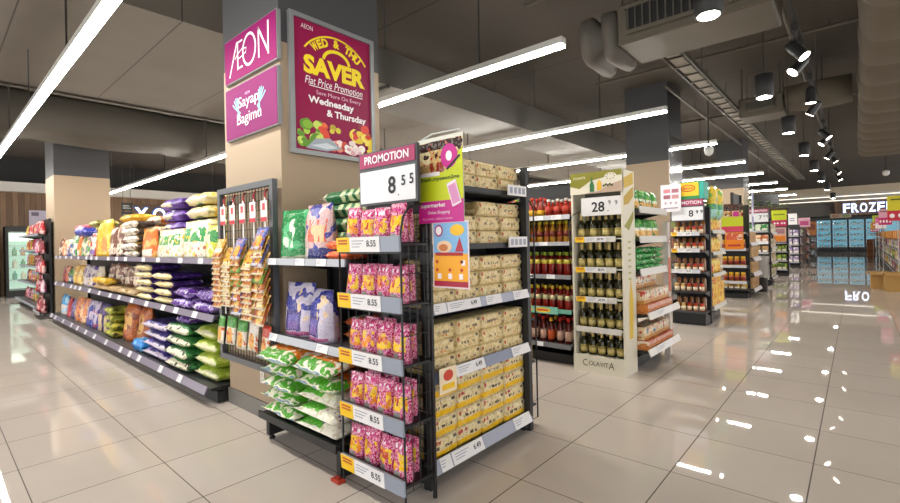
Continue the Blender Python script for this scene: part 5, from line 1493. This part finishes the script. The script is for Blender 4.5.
# ------------------------------------------------------------------ third row: jars and stock cubes
MG = Fr(-2.16, 7.62)
mg = gondola('jar_gondola', 'black end cap of sauce jars under the board priced eight ninety-nine', MG, 0.46, 0.36, [
    dict(z=0.205, rail=0.0), dict(z=0.5, rail=0.03, tilt=0, rm=FRAME2), dict(z=0.8, rail=0.06, tilt=0, rm=flat('#c9cbd6', .4), rz=.04, tags=[(0.01, .07), (.09, .2, '8.99')], rw=.4), dict(z=1.115, rail=0.06, tilt=0, rm=flat('#c9cbd2', .4), rz=.04, tags=[(0.01, .28, '8.99', .08)], rw=.4),
    dict(z=1.365, rail=0.06, tilt=0, rm=flat('#c9cbd2', .4), rz=.04, tags=[(0.01, .28, '8.99', .08)], rw=.4)], 1.78, base=False)
MB().box(0, 0.46, 0.0, 0.36, 0.01, 0.18, FRAME).build('base', mg)
p_jar = Proto('sauce_jar', 'jar', MB().lathe([(0.03, 0), (0.034, 0.008), (0.034, 0.075), (0.026, 0.09), (0.026, 0.1)], flat('#b0582a', .15), 10).mesh('sauce_jar'), [
    ('lid', MB().lathe([(0.029, 0.098), (0.029, 0.118), (0.027, 0.12)], flat('#b8221e', .4), 10).mesh('lid')), ('label', MB().lathe([(0.0345, 0.015), (0.0345, 0.07)], flat('#d8c9b0', .5), 10).mesh('label'))])
p_jar2 = Proto('sauce_jar', 'jar', MB().lathe([(0.03, 0), (0.034, 0.008), (0.034, 0.075), (0.026, 0.09), (0.026, 0.1)], flat('#d0a870', .15), 10).mesh('sauce_jar'), [
    ('lid', MB().lathe([(0.029, 0.098), (0.029, 0.118), (0.027, 0.12)], flat('#d8b878', .4), 10).mesh('lid')), ('label', MB().lathe([(0.0345, 0.015), (0.0345, 0.07)], flat('#e2d4b4', .5), 10).mesh('label'))])
p_tall = Proto('sauce_jar', 'jar', MB().lathe([(0.032, 0), (0.034, 0.008), (0.034, 0.17), (0.026, 0.19), (0.026, 0.2)], flat('#7a4a1e', .15), 8).mesh('sauce_jar'))
JZ = [0.205, 0.5, 0.8, 1.115, 1.365]
for i, z in enumerate(JZ):
    for k in range(5):
        put(p_jar2 if k < 2 else p_jar, MG, 0.055 + 0.086 * k, 0.07, z + 0.001, f'{"cream lidded" if k < 2 else "red lidded"} jar, {ORD[k]} from the olive oil, {SHC[i]} shelf, jar end cap', group='jars on the jar end cap')
        put(p_tall, MG, 0.055 + 0.086 * k, 0.2, z + 0.001, f'tall amber jar, rear row, {ORD[k]} from the olive oil, {SHC[i]} shelf', group='jars on the jar end cap')
promo_board(MG, 0.46, 0.33, 0.1, 'promotion board priced eight ninety-nine over the jar end cap', [('8', .62, .25, .5), ('9', .8, .45, .28), ('9', .93, .46, .28)], 0.0, 0.02, 1.57)
t = empty('hanging_poster', 'pale poster with small product pictures at the corner of the jar end cap', 'poster', MG.w(-0.13, -0.03, 1.72))
MB().box(0, 0.29, 0, 0.004, 0, 0.42, flat('#e2dce2', .5)).build('sheet', t)
mb = MB()
for j in range(3):
    for i in range(2 if j < 2 else 3):
        if j < 2:
            mb.box(0.04 + 0.12 * i, 0.14 + 0.12 * i, -0.002, 0, 0.29 - 0.09 * j, 0.35 - 0.09 * j, flat(('#c8808a', '#a86a7a', '#9a5a6a', '#c08a90')[2 * j + i], .5))
        else:
            mb.disc(0.07 + 0.075 * i, 0.135, 0.018, 0.02, flat('#b09aa8', .5), -0.002, 10)
mb.box(0.04, 0.25, -0.002, 0, 0.05, 0.065, flat('#7a6a8a', .5))
mb.build('print', t)
MB().box(0.12, 0.14, 0.004, 0.036, 0.02, 0.05, FRAME).build('clip', t)
t = empty('display_box', 'yellow and teal stock cube display box on top of the jar end cap', 'box', MG.w(0.12, 0.04, 1.9))
MB().cbox(0.0, 0.34, 0, 0.28, 0, 0.26, flat('#2fa89a', .4), 0.004).build('carton', t)
MB().box(0.0, 0.28, -0.003, 0, 0.0, 0.26, flat('#2a8a4a', .4)).box(0.0, 0.27, -0.004, -0.003, 0.05, 0.25, flat('#f0c81e', .4)).build('front_print', t)
mb = MB().disc(0.125, 0.165, 0.1, 0.055, flat('#c8201c', .4), -0.0055, 20).disc(0.125, 0.165, 0.085, 0.04, flat('#f0c81e', .4), -0.006, 20).text('MAGGI', 0.125, 0.145, 0.04, flat('#c8201c', .4), -0.0065, w=0.13, bold=.03)
mb.build('lettering', t)
M2 = Fr(-1.68, 8.02, 90)
m2 = gondola('stock_gondola', 'black side shelving unit of bright yellow packs at the jar end cap', M2, 0.86, 0.36, [
    dict(z=0.24, y0=0.0, rail=0.06, tilt=20, rm=flat('#d4d2cc', .4)), dict(z=0.74, y0=0, rail=0.06, tilt=20, rm=flat('#d4d2cc', .4)), dict(z=1.08, y0=0, rail=0.06, tilt=20, rm=flat('#d4d2cc', .4)), dict(z=1.42, y0=0, rail=0.06, tilt=20, rm=flat('#d4d2cc', .4))], 2.0)
W_MY = pack('#f0bc06', [('blob', 13, .56, '#d8401a'), ('blob', 17, .63, '#f5e27a'), ('rect', .1, .6, .6, .9, '#f2d84a')], rough=.3)
p_my = bag('snack_pack', 'snack pack', 0.2, 0.22, 0.07, W_MY, 130, stand=True, nx=6, nz=8)
p_mb = carton('carton', 'carton', 0.2, 0.16, 0.116, W_MY)
for i, z in ((1, 0.74), (2, 1.08), (3, 1.42)):
    for k in range(4):
        put(p_my, M2, 0.11 + 0.205 * k, 0.08, z + 0.001, f'bright yellow pack, {ORD[k]} from the jar end cap, {["", "lower", "middle", "upper"][i]} shelf, side unit', rz=rnd.uniform(-5, 5), group='yellow packs by the jar end cap', scale=(1, 1, 1.05))
for c_ in range(4):
    for l_ in range(4 if c_ < 3 else 3):
        put(p_mb, M2, 0.118 + 0.205 * c_, 0.09, 0.241 + 0.117 * l_, f'bright yellow carton, {ORD[c_]} column from the jar end cap, {ORD[l_]} layer up', rz=rnd.uniform(-2, 2), group='yellow cartons by the jar end cap')
for k in range(2):
    p = bag('display_pack', 'display pack', 0.36, 0.52, 0.14, pack('#e8c82a', [('rect', 0, 1, 0, .3, '#9ad0c8'), ('rect', 0, 1, .3, .45, '#2f9a6a'), ('disc', .5, .72, .22, '#c83a2a'), ('disc', .5, .72, .16, '#f0d84a'), ('blob', 12, .6, '#7ab84a')], rough=.3), 140 + k)
    put(p, M2, 0.16 + 0.4 * k, 0.02, 1.6 if k == 0 else 1.6, f'big yellow and teal display pack {["beside the stock cube box", "second from the stock cube box"][k]}', rz=4, group='big display packs')

# ------------------------------------------------------------------ further rows along the aisle
def pick(seq, k):
    return seq[k % len(seq)]
FARP = {}
def small_pack(c1, c2, w=0.16, d=0.14, h=0.17):
    key = (c1, c2, w, h)
    if key not in FARP:
        FARP[key] = carton('pack', 'pack', w, d, h, pack(c1, [('blob', 9, .53, c2), ('rect', .1, .9, .1, .4, '#e6e0d2')], wrinkle=0), 0.01)
    return FARP[key]
E4 = Fr(-2.24, 11.43)
gondola('jar_gondola', 'black end cap of yellow jars under the pizza photo poster', E4, 0.48, 0.36, [
    dict(z=0.2, rail=0.0), dict(z=0.36, rail=0.06, tilt=0, rm=flat('#c9cbd2', .4)), dict(z=0.7, rail=0.06, tilt=0, rm=flat('#c9cbd2', .4)), dict(z=1.06, rail=0.06, tilt=0, rm=flat('#c9cbd2', .4)), dict(z=1.4, rail=0.04, tilt=0)], 2.0)
p_yj = Proto('jar', 'jar', MB().lathe([(0.045, 0), (0.05, 0.01), (0.05, 0.13), (0.04, 0.15)], flat('#b8782a', .2), 8).mesh('jar'), [('lid', MB().lathe([(0.042, 0.15), (0.042, 0.19)], flat('#d9b020', .4), 8).mesh('lid')), ('label', MB().lathe([(0.051, 0.03), (0.051, 0.1)], flat('#8a2a1e', .5), 8).mesh('label'))])
for i, z in enumerate((0.2, 0.361, 0.701, 1.061)):
    for k in range(4):
        if i == 0:
            continue
        put(p_yj, E4, 0.07 + 0.112 * k, 0.08, z, f'yellow lidded jar, {ORD[k]} along, {["", "lowest", "middle", "upper"][i]} row of the end cap with the pizza poster', group='yellow lidded jars')
for k in range(4):
    put(small_pack('#c8a848', '#8a6a2a', 0.1, 0.2, 0.12), E4, 0.07 + 0.112 * k, 0.15, 0.201, f'tan box, {ORD[k]} along the bottom of the end cap with the pizza poster', group='tan boxes')
t = empty('hanging_poster', 'lime poster with pizza photo at the end cap of yellow lidded jars', 'poster', E4.w(0.04, -0.03, 1.42))
MB().box(0, 0.4, 0, 0.004, 0, 0.6, LIME).build('sheet', t)
MB().box(0, 0.4, -0.002, 0, 0.32, 0.6, PHOTO).disc(0.27, 0.38, 0.06, 0.06, flat('#c2188a', .4), -0.003).box(0.0, 0.4, -0.002, 0, 0.0, 0.12, flat('#c83a5a', .4)).build('print', t)
MB().box(0.15, 0.17, 0.004, 0.06, 0.02, 0.05, FRAME).build('clip', t)
t = empty('hanging_poster', 'orange leaflet under the lime pizza poster at the yellow lidded jars', 'poster', E4.w(0.1, -0.03, 1.05))
MB().box(0, 0.34, 0, 0.004, 0, 0.36, flat('#e8851a', .4)).build('sheet', t)
MB().box(0.02, 0.32, -0.002, 0, 0.2, 0.34, pack('#d8603a', [('blob', 10, .55, '#e8c8a8'), ('blob', 14, .6, '#b8304a')], wrinkle=0)).box(0.05, 0.29, -0.002, 0, 0.06, 0.1, flat('#b8302a', .4)).build('print', t)
MB().box(0.15, 0.17, 0.004, 0.012, 0.02, 0.05, FRAME).build('clip', t)
S4 = Fr(-1.74, 11.84, 90)
gondola('carton_gondola', 'black side shelving unit of brown cartons beside the yellow lidded jars', S4, 0.95, 0.36, [
    dict(z=0.17, y0=-.05, rail=0.08, tilt=24, rm=flat('#d8d6da', .4)), dict(z=0.52, y0=-.05, rail=0.1, tilt=24, rm=flat('#d8d6da', .4)), dict(z=0.85, y0=-.05, rail=0.1, tilt=24, rm=flat('#d8d6da', .4)), dict(z=1.17, y0=0, rail=0.08, tilt=20, rm=flat('#d8d6da', .4))], 2.3)
p_bc = carton('carton', 'carton', 0.28, 0.2, 0.27, pack('#b8905a', [('blob', 6, .56, '#c8a878'), ('rect', .2, .8, .3, .7, '#b07a44')], wrinkle=0))
for i, z in enumerate((0.171, 0.521, 0.851, 1.171)):
    for k in range(3):
        put(p_bc, S4, 0.17 + 0.3 * k, 0.08 if i < 3 else 0.13, z, f'brown carton, {ORD[k]} from the yellow lidded jars, {["bottom", "lower", "middle", "upper"][i]} shelf, side unit', group='brown cartons', scale=(1, 1, .9))
t = empty('shelf_banner', 'white and blue upright banner strip at the brown cartons', 'sign', (-1.72, 11.9, 1.45), R(90))
MB().box(0, 0.2, -0.01, 0, 0, 0.9, flat('#dcdce6', .5)).build('sheet', t)
build_each(MB().box(0.03, 0.17, -0.012, -0.01, 0.1, 0.3, flat('#6a6ab0', .5)).box(0.03, 0.17, -0.012, -0.01, 0.5, 0.8, flat('#8a8ac0', .5)), 'print', t)
# waste bin with liner
t = empty('waste_bin', 'black bin with a clear liner standing in the aisle beside the brown cartons', 'bin', (-1.78, 13.15, 0))
MB().lathe([(0.15, 0.0), (0.17, 0.02), (0.2, 0.8), (0.2, 0.82), (0.18, 0.82), (0.17, 0.1)], flat('#1b1b1d', .4), 20).build('bin_body', t)
mb = MB()
V, F = [], []
for j in range(7):
    for k in range(28):
        a = 2 * math.pi * k / 28
        rr_ = 0.208 + 0.012 * math.sin(k * 2.4 + j) + 0.01 * (6 - j) / 6
        V.append((rr_ * math.cos(a), rr_ * math.sin(a), 0.34 + 0.5 * j / 6 + 0.015 * math.sin(k * 1.7)))
for j in range(6):
    for k in range(28):
        F.append([j * 28 + k, j * 28 + (k + 1) % 28, (j + 1) * 28 + (k + 1) % 28, (j + 1) * 28 + k])
mb.add(V, F, flat('#9a948c', .25, 0, 0, .6, .75), True)
mb.build('liner', t)

E5 = Fr(-2.2, 14.6)
gondola('pack_gondola', 'black end cap of green tubs under the board priced seven', E5, 0.45, 0.36, [
    dict(z=0.2, rail=.05), dict(z=0.55, rail=.05), dict(z=0.88, rail=.05), dict(z=1.17, rail=.08, rm=flat('#dcdce0', .4)), dict(z=1.45, rail=.05)], 1.75)
for i, (z, c1, c2, nm) in enumerate(((0.201, '#c89a5a', '#e8d8b0', 'tan'), (0.551, '#b8502a', '#e0b080', 'rust'), (0.881, '#5a3a2a', '#b89060', 'brown'), (1.171, '#c86a3a', '#e8c8a0', 'orange'), (1.451, '#2f8a48', '#d0e4c8', 'green'))):
    for k in range(3):
        put(small_pack(c1, c2, 0.13, 0.14, 0.18), E5, 0.08 + 0.145 * k, 0.09, z, f'{nm} tub, {ORD[k]} along its shelf in the end cap priced seven', group='tubs on the end cap priced seven')
promo_board(E5, 0.45, 0.36, 0.1, 'promotion board priced seven, hung over the green tubs', [('7', .6, .3, .45), ('9', .78, .5, .25), ('9', .92, .5, .25)], 0.02, 0.0, 1.68)
S5 = Fr(-1.72, 15.0, 90)
gondola('pack_gondola', 'black side shelving unit of cream packs near the waste bin', S5, 1.0, 0.36, [dict(z=z, rail=.06, tilt=20, rm=flat('#d8d6da', .4)) for z in (0.2, 0.6, 1.0, 1.4)], 2.0)
for i, z in enumerate((0.201, 0.601, 1.001, 1.401)):
    for k in range(4):
        c1, c2, nm = (('#d8c8a0', '#7a9a3a', 'cream and green'), ('#d8d0c0', '#c8503a', 'cream and red'))[(i + k) % 2]
        put(small_pack(c1, c2, .2, .14, .24), S5, 0.13 + 0.245 * k, 0.09, z, f'{nm} pack, {ORD[k]} from the green tubs, {["bottom", "lower", "middle", "upper"][i]} shelf of the side unit', group='cream packs near the bin')
t = empty('info_screen', 'black screen hung above the end cap priced seven', 'screen', (-2.3, 16.3, 2.2))
MB().cbox(0, 0.62, -0.06, 0.0, 0, 0.34, BLACK, .01).build('housing', t)
MB().box(0.02, 0.6, -0.064, -0.06, 0.02, 0.32, flat('#101014', .15)).build('panel', t)
MB().tube([(0.15, -0.03, 0.34), (0.15, -0.03, 2.1)], .01, ROD, 6).tube([(0.38, -0.03, 0.34), (0.38, -0.03, 2.1)], .01, ROD, 6).build('hanger', t)

def garland(x, y, z, lab, seed):
    t = empty('trailing_plant', lab, 'plant', (x, y, z))
    r_ = random.Random(seed)
    V, F = [], []
    for k in range(90):
        c0 = Vector((r_.uniform(-.28, .28), r_.uniform(-.12, .12), r_.uniform(0.02, .22)))
        a = r_.uniform(0, 6.28); L = r_.uniform(.05, .1)
        d = Vector((math.cos(a), math.sin(a), r_.uniform(-.6, .5))) * L
        s_ = Vector((-math.sin(a), math.cos(a), 0)) * L * .35
        o = len(V); V += [c0, c0 + d * .5 + s_, c0 + d, c0 + d * .5 - s_]; F.append([o, o + 1, o + 2, o + 3])
    MB().add(V, F, flat('#4f7a24', .5)).build('foliage', t)
    MB().cbox(-.3, .3, -.06, .06, -0.02, .05, flat('#4a3a28', .6), .01).build('planter', t)
garland(-1.98, 14.78, 2.065, 'green artificial plant on top of the board priced seven', 1)

E6 = Fr(-2.12, 18.3)
gondola('pack_gondola', 'end cap of dark green packs below the lime and magenta sign', E6, 0.42, 0.36, [dict(z=z, rail=.04) for z in (0.22, 0.5, 0.8, 1.08)], 2.0)
for i, z in enumerate((0.221, 0.501, 0.801)):
    for k in range(3):
        put(small_pack('#4a6a1e', '#9ab83a', .12, .14, .2), E6, 0.08 + 0.13 * k, 0.09, z, f'dark green pack, {ORD[k]} along, {["lowest", "middle", "upper"][i]} row under the lime sign', group='dark green packs')
t = empty('hanging_poster', 'lime sign with magenta band above the dark green packs', 'poster', E6.w(0.03, -0.03, 1.62))
MB().box(0, 0.4, 0, .004, .2, .52, LIME).box(0, .4, 0, .004, 0, .2, flat('#c01a5a', .4)).build('sheet', t)
MB().box(.05, .35, -.002, 0, .36, .4, flat('#6a7a10', .5)).build('print', t)
build_each(MB().disc(.08, .1, .03, .03, WT, -.002, 8).disc(.16, .1, .03, .03, WT, -.002, 8).disc(.27, .1, .03, .03, WT, -.002, 8).disc(.34, .1, .03, .03, WT, -.002, 8), 'print', t)
MB().box(0.15, 0.17, 0.004, 0.06, 0.02, 0.05, FRAME).build('clip', t)
t = empty('hanging_poster', 'orange leaflet above the dark green packs', 'poster', E6.w(0.07, -0.03, 1.12))
MB().box(0, 0.34, 0, .004, 0, .46, flat('#d8b8a8', .4)).build('sheet', t)
MB().box(.02, .32, -.002, 0, .02, .2, flat('#e8881a', .4)).box(.04, .3, -.002, 0, .26, .42, flat('#a87a8a', .4)).build('print', t)
MB().box(0.15, 0.17, 0.004, 0.06, 0.02, 0.05, FRAME).build('clip', t)
garland(-1.95, 18.5, 2.17, 'green artificial plant above the lime and magenta sign', 2)
MB().box(-.02, .02, -.02, .02, -.19, 0.0, FRAME).build('stand', bpy.data.objects['trailing_plant.001'])
def aisle_unit(y, n, cols, lab, packlab, top=1.9, x=-1.74, w=1.0, zs=(0.2, 0.58, 0.96, 1.34)):
    fr = Fr(x, y, 90)
    gondola('pack_gondola', lab, fr, w, 0.4, [dict(z=z, rail=.05, tilt=15, rm=flat('#c9c9d0', .4)) for z in zs], top)
    for i, z in enumerate(zs):
        for k in range(n):
            c1, c2 = cols[(i + k) % len(cols)]
            put(small_pack(c1, c2, w / n * .86, .16, .24), fr, w / n * (k + .5), 0.1, z + .001, f'{packlab}, {ORD[k]} along, {["bottom", "lower", "middle", "upper"][i]} row', group=packlab)
aisle_unit(18.8, 3, [('#c8b8c8', '#6a5a9a'), ('#d8c8b8', '#8a6a5a')], 'side shelving unit of lilac packs beside the dark green packs', 'lilac pack on the unit beside the dark green packs')
E7 = Fr(-2.15, 23.0)
gondola('pack_gondola', 'end cap of violet packs under the white price card', E7, 0.4, 0.36, [dict(z=z, rail=.05) for z in (0.25, 0.6, 0.95, 1.3)], 1.75)
for i, z in enumerate((0.251, 0.601, 0.951, 1.301)):
    for k in range(2):
        put(small_pack('#8a7ab0', '#d8d0dc', .17, .14, .24), E7, 0.1 + 0.2 * k, 0.09, z, f'violet pack, {ORD[k]} along, {["bottom", "lower", "middle", "upper"][i]} row under the white price card', group='violet packs')
t = empty('price_card', 'white price card above the violet packs', 'sign', E7.w(0.04, 0.0, 1.75))
MB().box(0, .32, 0, .01, 0, .44, flat('#e8e6e8', .5)).build('card', t)
MB().box(.08, .24, -.002, 0, .22, .26, flat('#8a8aa0', .5)).box(.08, .24, -.002, 0, .14, .18, flat('#8a8aa0', .5)).build('print', t)
aisle_unit(23.5, 3, [('#b8a8b8', '#5a4a7a'), ('#c8b0a0', '#a0503a')], 'side shelving unit of mixed packs beyond the white price card', 'mixed pack on the unit beyond the white price card')
t = empty('standing_panel', 'dark brown standing panel at the end of a distant row', 'panel', (-2.2, 27.0, 0))
MB().box(0, .42, 0, .03, .05, 1.62, flat('#3a2420', .5)).build('board', t)
MB().box(.08, .3, -.003, 0, 1.45, 1.55, flat('#7ab87a', .5)).build('print', t)
MB().box(-.02, .44, -.15, .2, 0, .05, FRAME).build('foot', t)
aisle_unit(27.4, 3, [('#c05a2a', '#e8c8a0'), ('#8a2a2a', '#d8a0a0')], 'side shelving unit of orange packs beyond the brown standing panel', 'orange pack on the unit beyond the brown panel', 1.7)
t = empty('hanging_poster', 'pink and white sign over the orange packs beyond the brown panel', 'poster', (-2.1, 27.35, 1.7))
MB().box(0, .46, 0, .01, 0, .44, flat('#d8a8b8', .5)).build('sheet', t)
MB().box(.08, .4, -.002, 0, .08, .28, flat('#b83a7a', .5)).build('print', t)
MB().box(.1, .12, .01, .04, 0.0, .1, FRAME).build('clip', t)
aisle_unit(32.5, 3, [('#5a6a8a', '#c8d0d8'), ('#8a5a4a', '#d8b0a0')], 'last shelving unit on the end cap side before the freezers', 'pack on the last unit before the freezers', 1.6)
t = empty('hanging_poster', 'orange sign over the last shelving unit before the freezers', 'poster', (-2.1, 32.45, 1.3))
MB().box(0, .42, 0, .01, 0, .75, flat('#b8702a', .5)).build('sheet', t)
MB().box(.05, .37, -.002, 0, .3, .65, flat('#8a4a2a', .5)).build('print', t)
MB().box(.1, .12, .01, .04, 0.31, .4, FRAME).build('clip', t)

# ------------------------------------------------------------------ freezers and sign at the end of the aisle
FZN = ['freezer cabinet first clear of the distant end caps', 'second freezer cabinet from the distant end caps', 'third freezer cabinet from the distant end caps', 'freezer cabinet beside the distant wooden crate', 'freezer cabinet behind the far gondola', 'last freezer cabinet behind the far gondola']
for k in range(6):
    x = -2.35 + 0.93 * k
    t = empty('freezer_cabinet', 'lit blue ' + FZN[k], 'freezer', (x, 45.0, 0), 0, 'freezers along the end wall')
    FD = flat('#20262c', .4)
    MB().box(0, .9, .05, .6, 0, .3, FD).box(0, .9, .05, .6, 2.45, 2.62, FD).box(0, .9, .52, .6, .3, 2.45, FD).box(0, .03, .05, .6, .3, 2.45, FD).box(.87, .9, .05, .6, .3, 2.45, FD).build('cabinet', t)
    MB().box(.03, .87, .5, .515, .32, 2.43, flat('#6fc4dc', .5, 0, .3)).build('light_panel', t)
    MB().box(.035, .055, .08, .1, .35, 2.4, flat('#c4e8ff', .5, 0, 1.5)).box(.845, .865, .08, .1, .35, 2.4, flat('#c4e8ff', .5, 0, 1.5)).build('lamp_tube', t)
    for z in (.34, .76, 1.18, 1.6, 2.02):
        MB().box(.06, .84, .1, .5, z - .02, z, flat('#c8d4da', .4)).build('shelf', t)
    MB().box(0, .05, 0, .05, .3, 2.45, FD).box(.85, .9, 0, .05, .3, 2.45, FD).box(.05, .85, 0, .05, .3, .36, FD).box(.05, .85, 0, .05, 2.39, 2.45, FD).build('door_frame', t)
    MB().box(.05, .85, .02, .028, .36, 2.39, flat('#cfe6ee', .04, 0, 0, .5, .14)).build('glass_pane', t)
    MB().box(.1, .12, -.04, 0, 1.0, 1.7, flat('#9aa0a6', .3)).build('door_handle', t)
    MB().box(0.0, 0.9, 0.0, 0.05, 0, 0.22, flat('#14171a', .5)).build('kick_plate', t)
FRZ = [('#5a9aa4', '#d0e8ec', 'pale blue'), ('#1f6e60', '#9ad0c0', 'teal'), ('#26407e', '#7890c4', 'blue'), ('#98aab0', '#5a8098', 'white')]
for k in range(4):
    fr = Fr(-2.35 + 0.93 * k, 45.0)
    for i, z in enumerate((.341, .761, 1.181, 1.601, 2.021)):
        for j in range(4):
            c1, c2, nm = FRZ[(i * 3 + j + k * 2) % 4]
            put(small_pack(c1, c2, .14, .2, (.2, .16, .23)[(i + j * 2 + k) % 3]), fr, .16 + .19 * j, .25, z, f'{nm} frozen pack, {ORD[j]} along, {SHC[i]} shelf, {ORD[k]} freezer from the end caps', group='frozen packs')
t = empty('wall_sign', 'large glowing frozen food letters on the timber fascia over the freezers', 'sign', (-0.78, 45.33, 2.92))
SERIF = {'F': [(.22, 0, .5), (.2, 1, .4)], 'R': [(.2, 0, .42), (.2, 1, .3), (.85, 0, .36)], 'E': [(.2, 0, .4), (.2, 1, .4)], 'N': [(.15, 0, .36), (.12, 1, .3), (.86, 1, .36)]}
for k, ch in enumerate('FROZEN'):
    lm = MB()
    for (sx, sz, sw) in SERIF.get(ch, ()):
        xx, zz = .22 + .47 * k - .2 + .4 * sx, .66 * sz
        lm.box(xx - .2 * sw, xx + .2 * sw, -.102, -.1, zz - .03 * (sz > .5), zz + .03 * (sz < .5), flat('#eef6ff', .5, 0, 1.2))
    lm.text(ch, .22 + .47 * k, 0, .66, flat('#eef6ff', .5, 0, 1.2), -.1, w=.4, bold=.02).text(ch, .22 + .47 * k, -.04, .74, flat('#3a6ab8', .5, 0, .3), -.05, w=.44, bold=.04).build('letter', t)
MB().box(-.05, 2.9, -.02, 0, .3, .36, flat('#3a4a5a', .5)).build('mounting_rail', t)
t = empty('hanging_card', 'long printed card hanging under the timber fascia over the freezers', 'sign', (-1.5, 44.94, 2.55))
MB().box(0, 1.2, 0, .02, 0, .3, flat('#b8a890', .5)).build('card', t)
MB().box(.1, .5, -.003, 0, .06, .24, flat('#a87a6a', .5)).box(.7, 1.1, -.003, 0, .06, .24, flat('#8a9a6a', .5)).build('print', t)
MB().tube([(.3, .01, .3), (.3, .01, 1.25)], .008, ROD, 5).tube([(.9, .01, .3), (.9, .01, 1.25)], .008, ROD, 5).build('hanger', t)
t = empty('wooden_crate', 'tall wooden crate standing before the freezers at the end of the aisle', 'crate', (0.40, 36.0, 0))
MB().cbox(0, .36, 0, .4, .0, 1.0, flat('#9a6238', .6), .02).build('crate_body', t)
MB().box(-.01, .37, -.01, .41, .3, .36, flat('#7a4a2a', .6)).box(-.01, .37, -.01, .41, .7, .76, flat('#7a4a2a', .6)).build('slat', t)

# ------------------------------------------------------------------ gondola on the other side of the main aisle
BK = [('#3a2a26', '#a0522a', 'dark'), ('#8a2228', '#e0b0a0', 'red'), ('#c8a020', '#e8dc90', 'yellow'), ('#3a7a2a', '#b8d050', 'green'), ('#d8ccd8', '#8a4a7a', 'pale'), ('#4a2a5a', '#c8a0c0', 'violet')]
for u in range(5):
    y1 = 15.6 + 4.4 * u
    fr = Fr(0.80, y1 + 4.0, -90)
    wh = ['beside the cardboard boxes', 'second from the cardboard boxes', 'third from the cardboard boxes', 'fourth from the cardboard boxes', 'last before the freezers'][u]
    gondola('aisle_gondola', f'long shelving unit across the main aisle, {wh}', fr, 4.0, 0.5, [dict(z=z, rail=.04, tilt=15, rm=flat('#8a8a90', .4)) for z in (.2, .55, .88)], 1.15)
    n = 9 if u < 2 else 6
    for i, z in enumerate((.201, .551, .881)):
        for k in range(n):
            c1, c2, nm = BK[(i * 2 + k * 5 + u + (k * k) % 3) % 6]
            put(small_pack(c1, c2, 4.0 / n * .8, .2, .26 if i < 2 else .22), fr, 4.0 / n * (n - k - .5), .14, z, f'{nm} bag, {ORD[k]} from the box end, {["lowest", "middle", "top"][i]} shelf, unit {wh}', rz=rnd.uniform(-3, 3), group='bags on the opposite gondola')
    t = empty('shelf_banner', f'long orange banner over the opposite unit {wh}', 'banner', (0.83, y1 + 4.0, 1.16), R(-90))
    MB().box(0, 4.0, -.01, .01, 0, .24, flat('#d98a1e', .5)).box(3.985, 4.0, .01, .45, 0, .24, flat('#d98a1e', .5)).build('sheet', t)
    mb = MB()
    for k in range(8):
        mb.box(.2 + .48 * k, .45 + .48 * k, -.012, -.01, .06, .18, flat(('#e8c87a', '#b8521a')[k % 2], .5))
    mb.build('print', t)
SG5 = [(15.6, 1.62, 'lime yellow sign with a red band, close to the cardboard boxes', '#d8cc20', '#c8203a', .62, .36, .25), (19.4, 1.58, 'pink and white sign behind the lime yellow one', '#e0a0b8', '#c8206a', .3, .26, .22), (23.0, 1.5, 'pink striped sign deeper along the opposite gondola', '#e070a0', '#f0e0e8', .3, .22, .2), (27.0, 1.6, 'small lime sign deep along the opposite gondola', '#b8cc30', '#d8503a', .34, .3, .2), (31.5, 1.4, 'small yellow sign far along the opposite gondola', '#d8b830', '#b84a6a', .34, .26, .18)]
for (y, z, lab, c1, c2, w, h1, h2) in SG5:
    t = empty('hanging_sign', lab, 'sign', (0.56 if y < 16 else 0.5, y, z))
    MB().box(0, w, 0, .01, h2, h1 + h2, flat(c1, .5)).box(0, w, 0, .01, 0, h2, flat(c2, .5)).build('sheet', t)
    mb = MB().box(w * .1, w * .8, -.002, 0, h2 + h1 * .7, h2 + h1 * .8, flat('#5a5a1a', .5))
    for k in range(4):
        mb.disc(w * (.14 + .24 * k), h2 * .5, w * .08, h2 * .22, WT, -.002, 8)
    build_each(mb, 'print', t)
    MB().tube([(w * .3, .02, h2), (w * .3, .02, -z)], .01, flat('#c9c9cc', .3), 6).build('pole', t)
CB = flat('#b08a4e', .7)
for (x, y, w, d, h, lab, rz) in ((.22, 15.0, .3, .4, .40, 'taller cardboard box on the floor by the opposite gondola', 0), (.45, 14.4, .33, .38, .43, 'wider cardboard box in front of the taller one on the floor', 2)):
    t = empty('cardboard_box', lab, 'box', (x, y, 0), R(rz), 'cardboard boxes on the floor')
    MB().box(0, w, 0, .008, 0, h, CB).box(0, w, d - .008, d, 0, h, CB).box(0, .008, .008, d - .008, 0, h, CB).box(w - .008, w, .008, d - .008, 0, h, CB).box(.008, w - .008, .008, d - .008, 0.0, .01, CB).build('carton_body', t)
    T1 = Matrix.Translation((0, 0, h)) @ Matrix.Rotation(R(25), 4, 'X')
    MB().box(0, w, -.14, 0, -.004, .004, flat('#bd9658', .7), T1).build('flap', t)
    MB().box(-.1, 0, 0, d, -.004, .004, flat('#bd9658', .7), Matrix.Translation((0, 0, h)) @ Matrix.Rotation(R(-20), 4, 'Y')).build('flap', t)

for p in PROTOS:
    for ch, subs in p.src[1]:
        for s_ in subs:
            bpy.data.objects.remove(s_)
        bpy.data.objects.remove(ch)
    bpy.data.objects.remove(p.src[0])
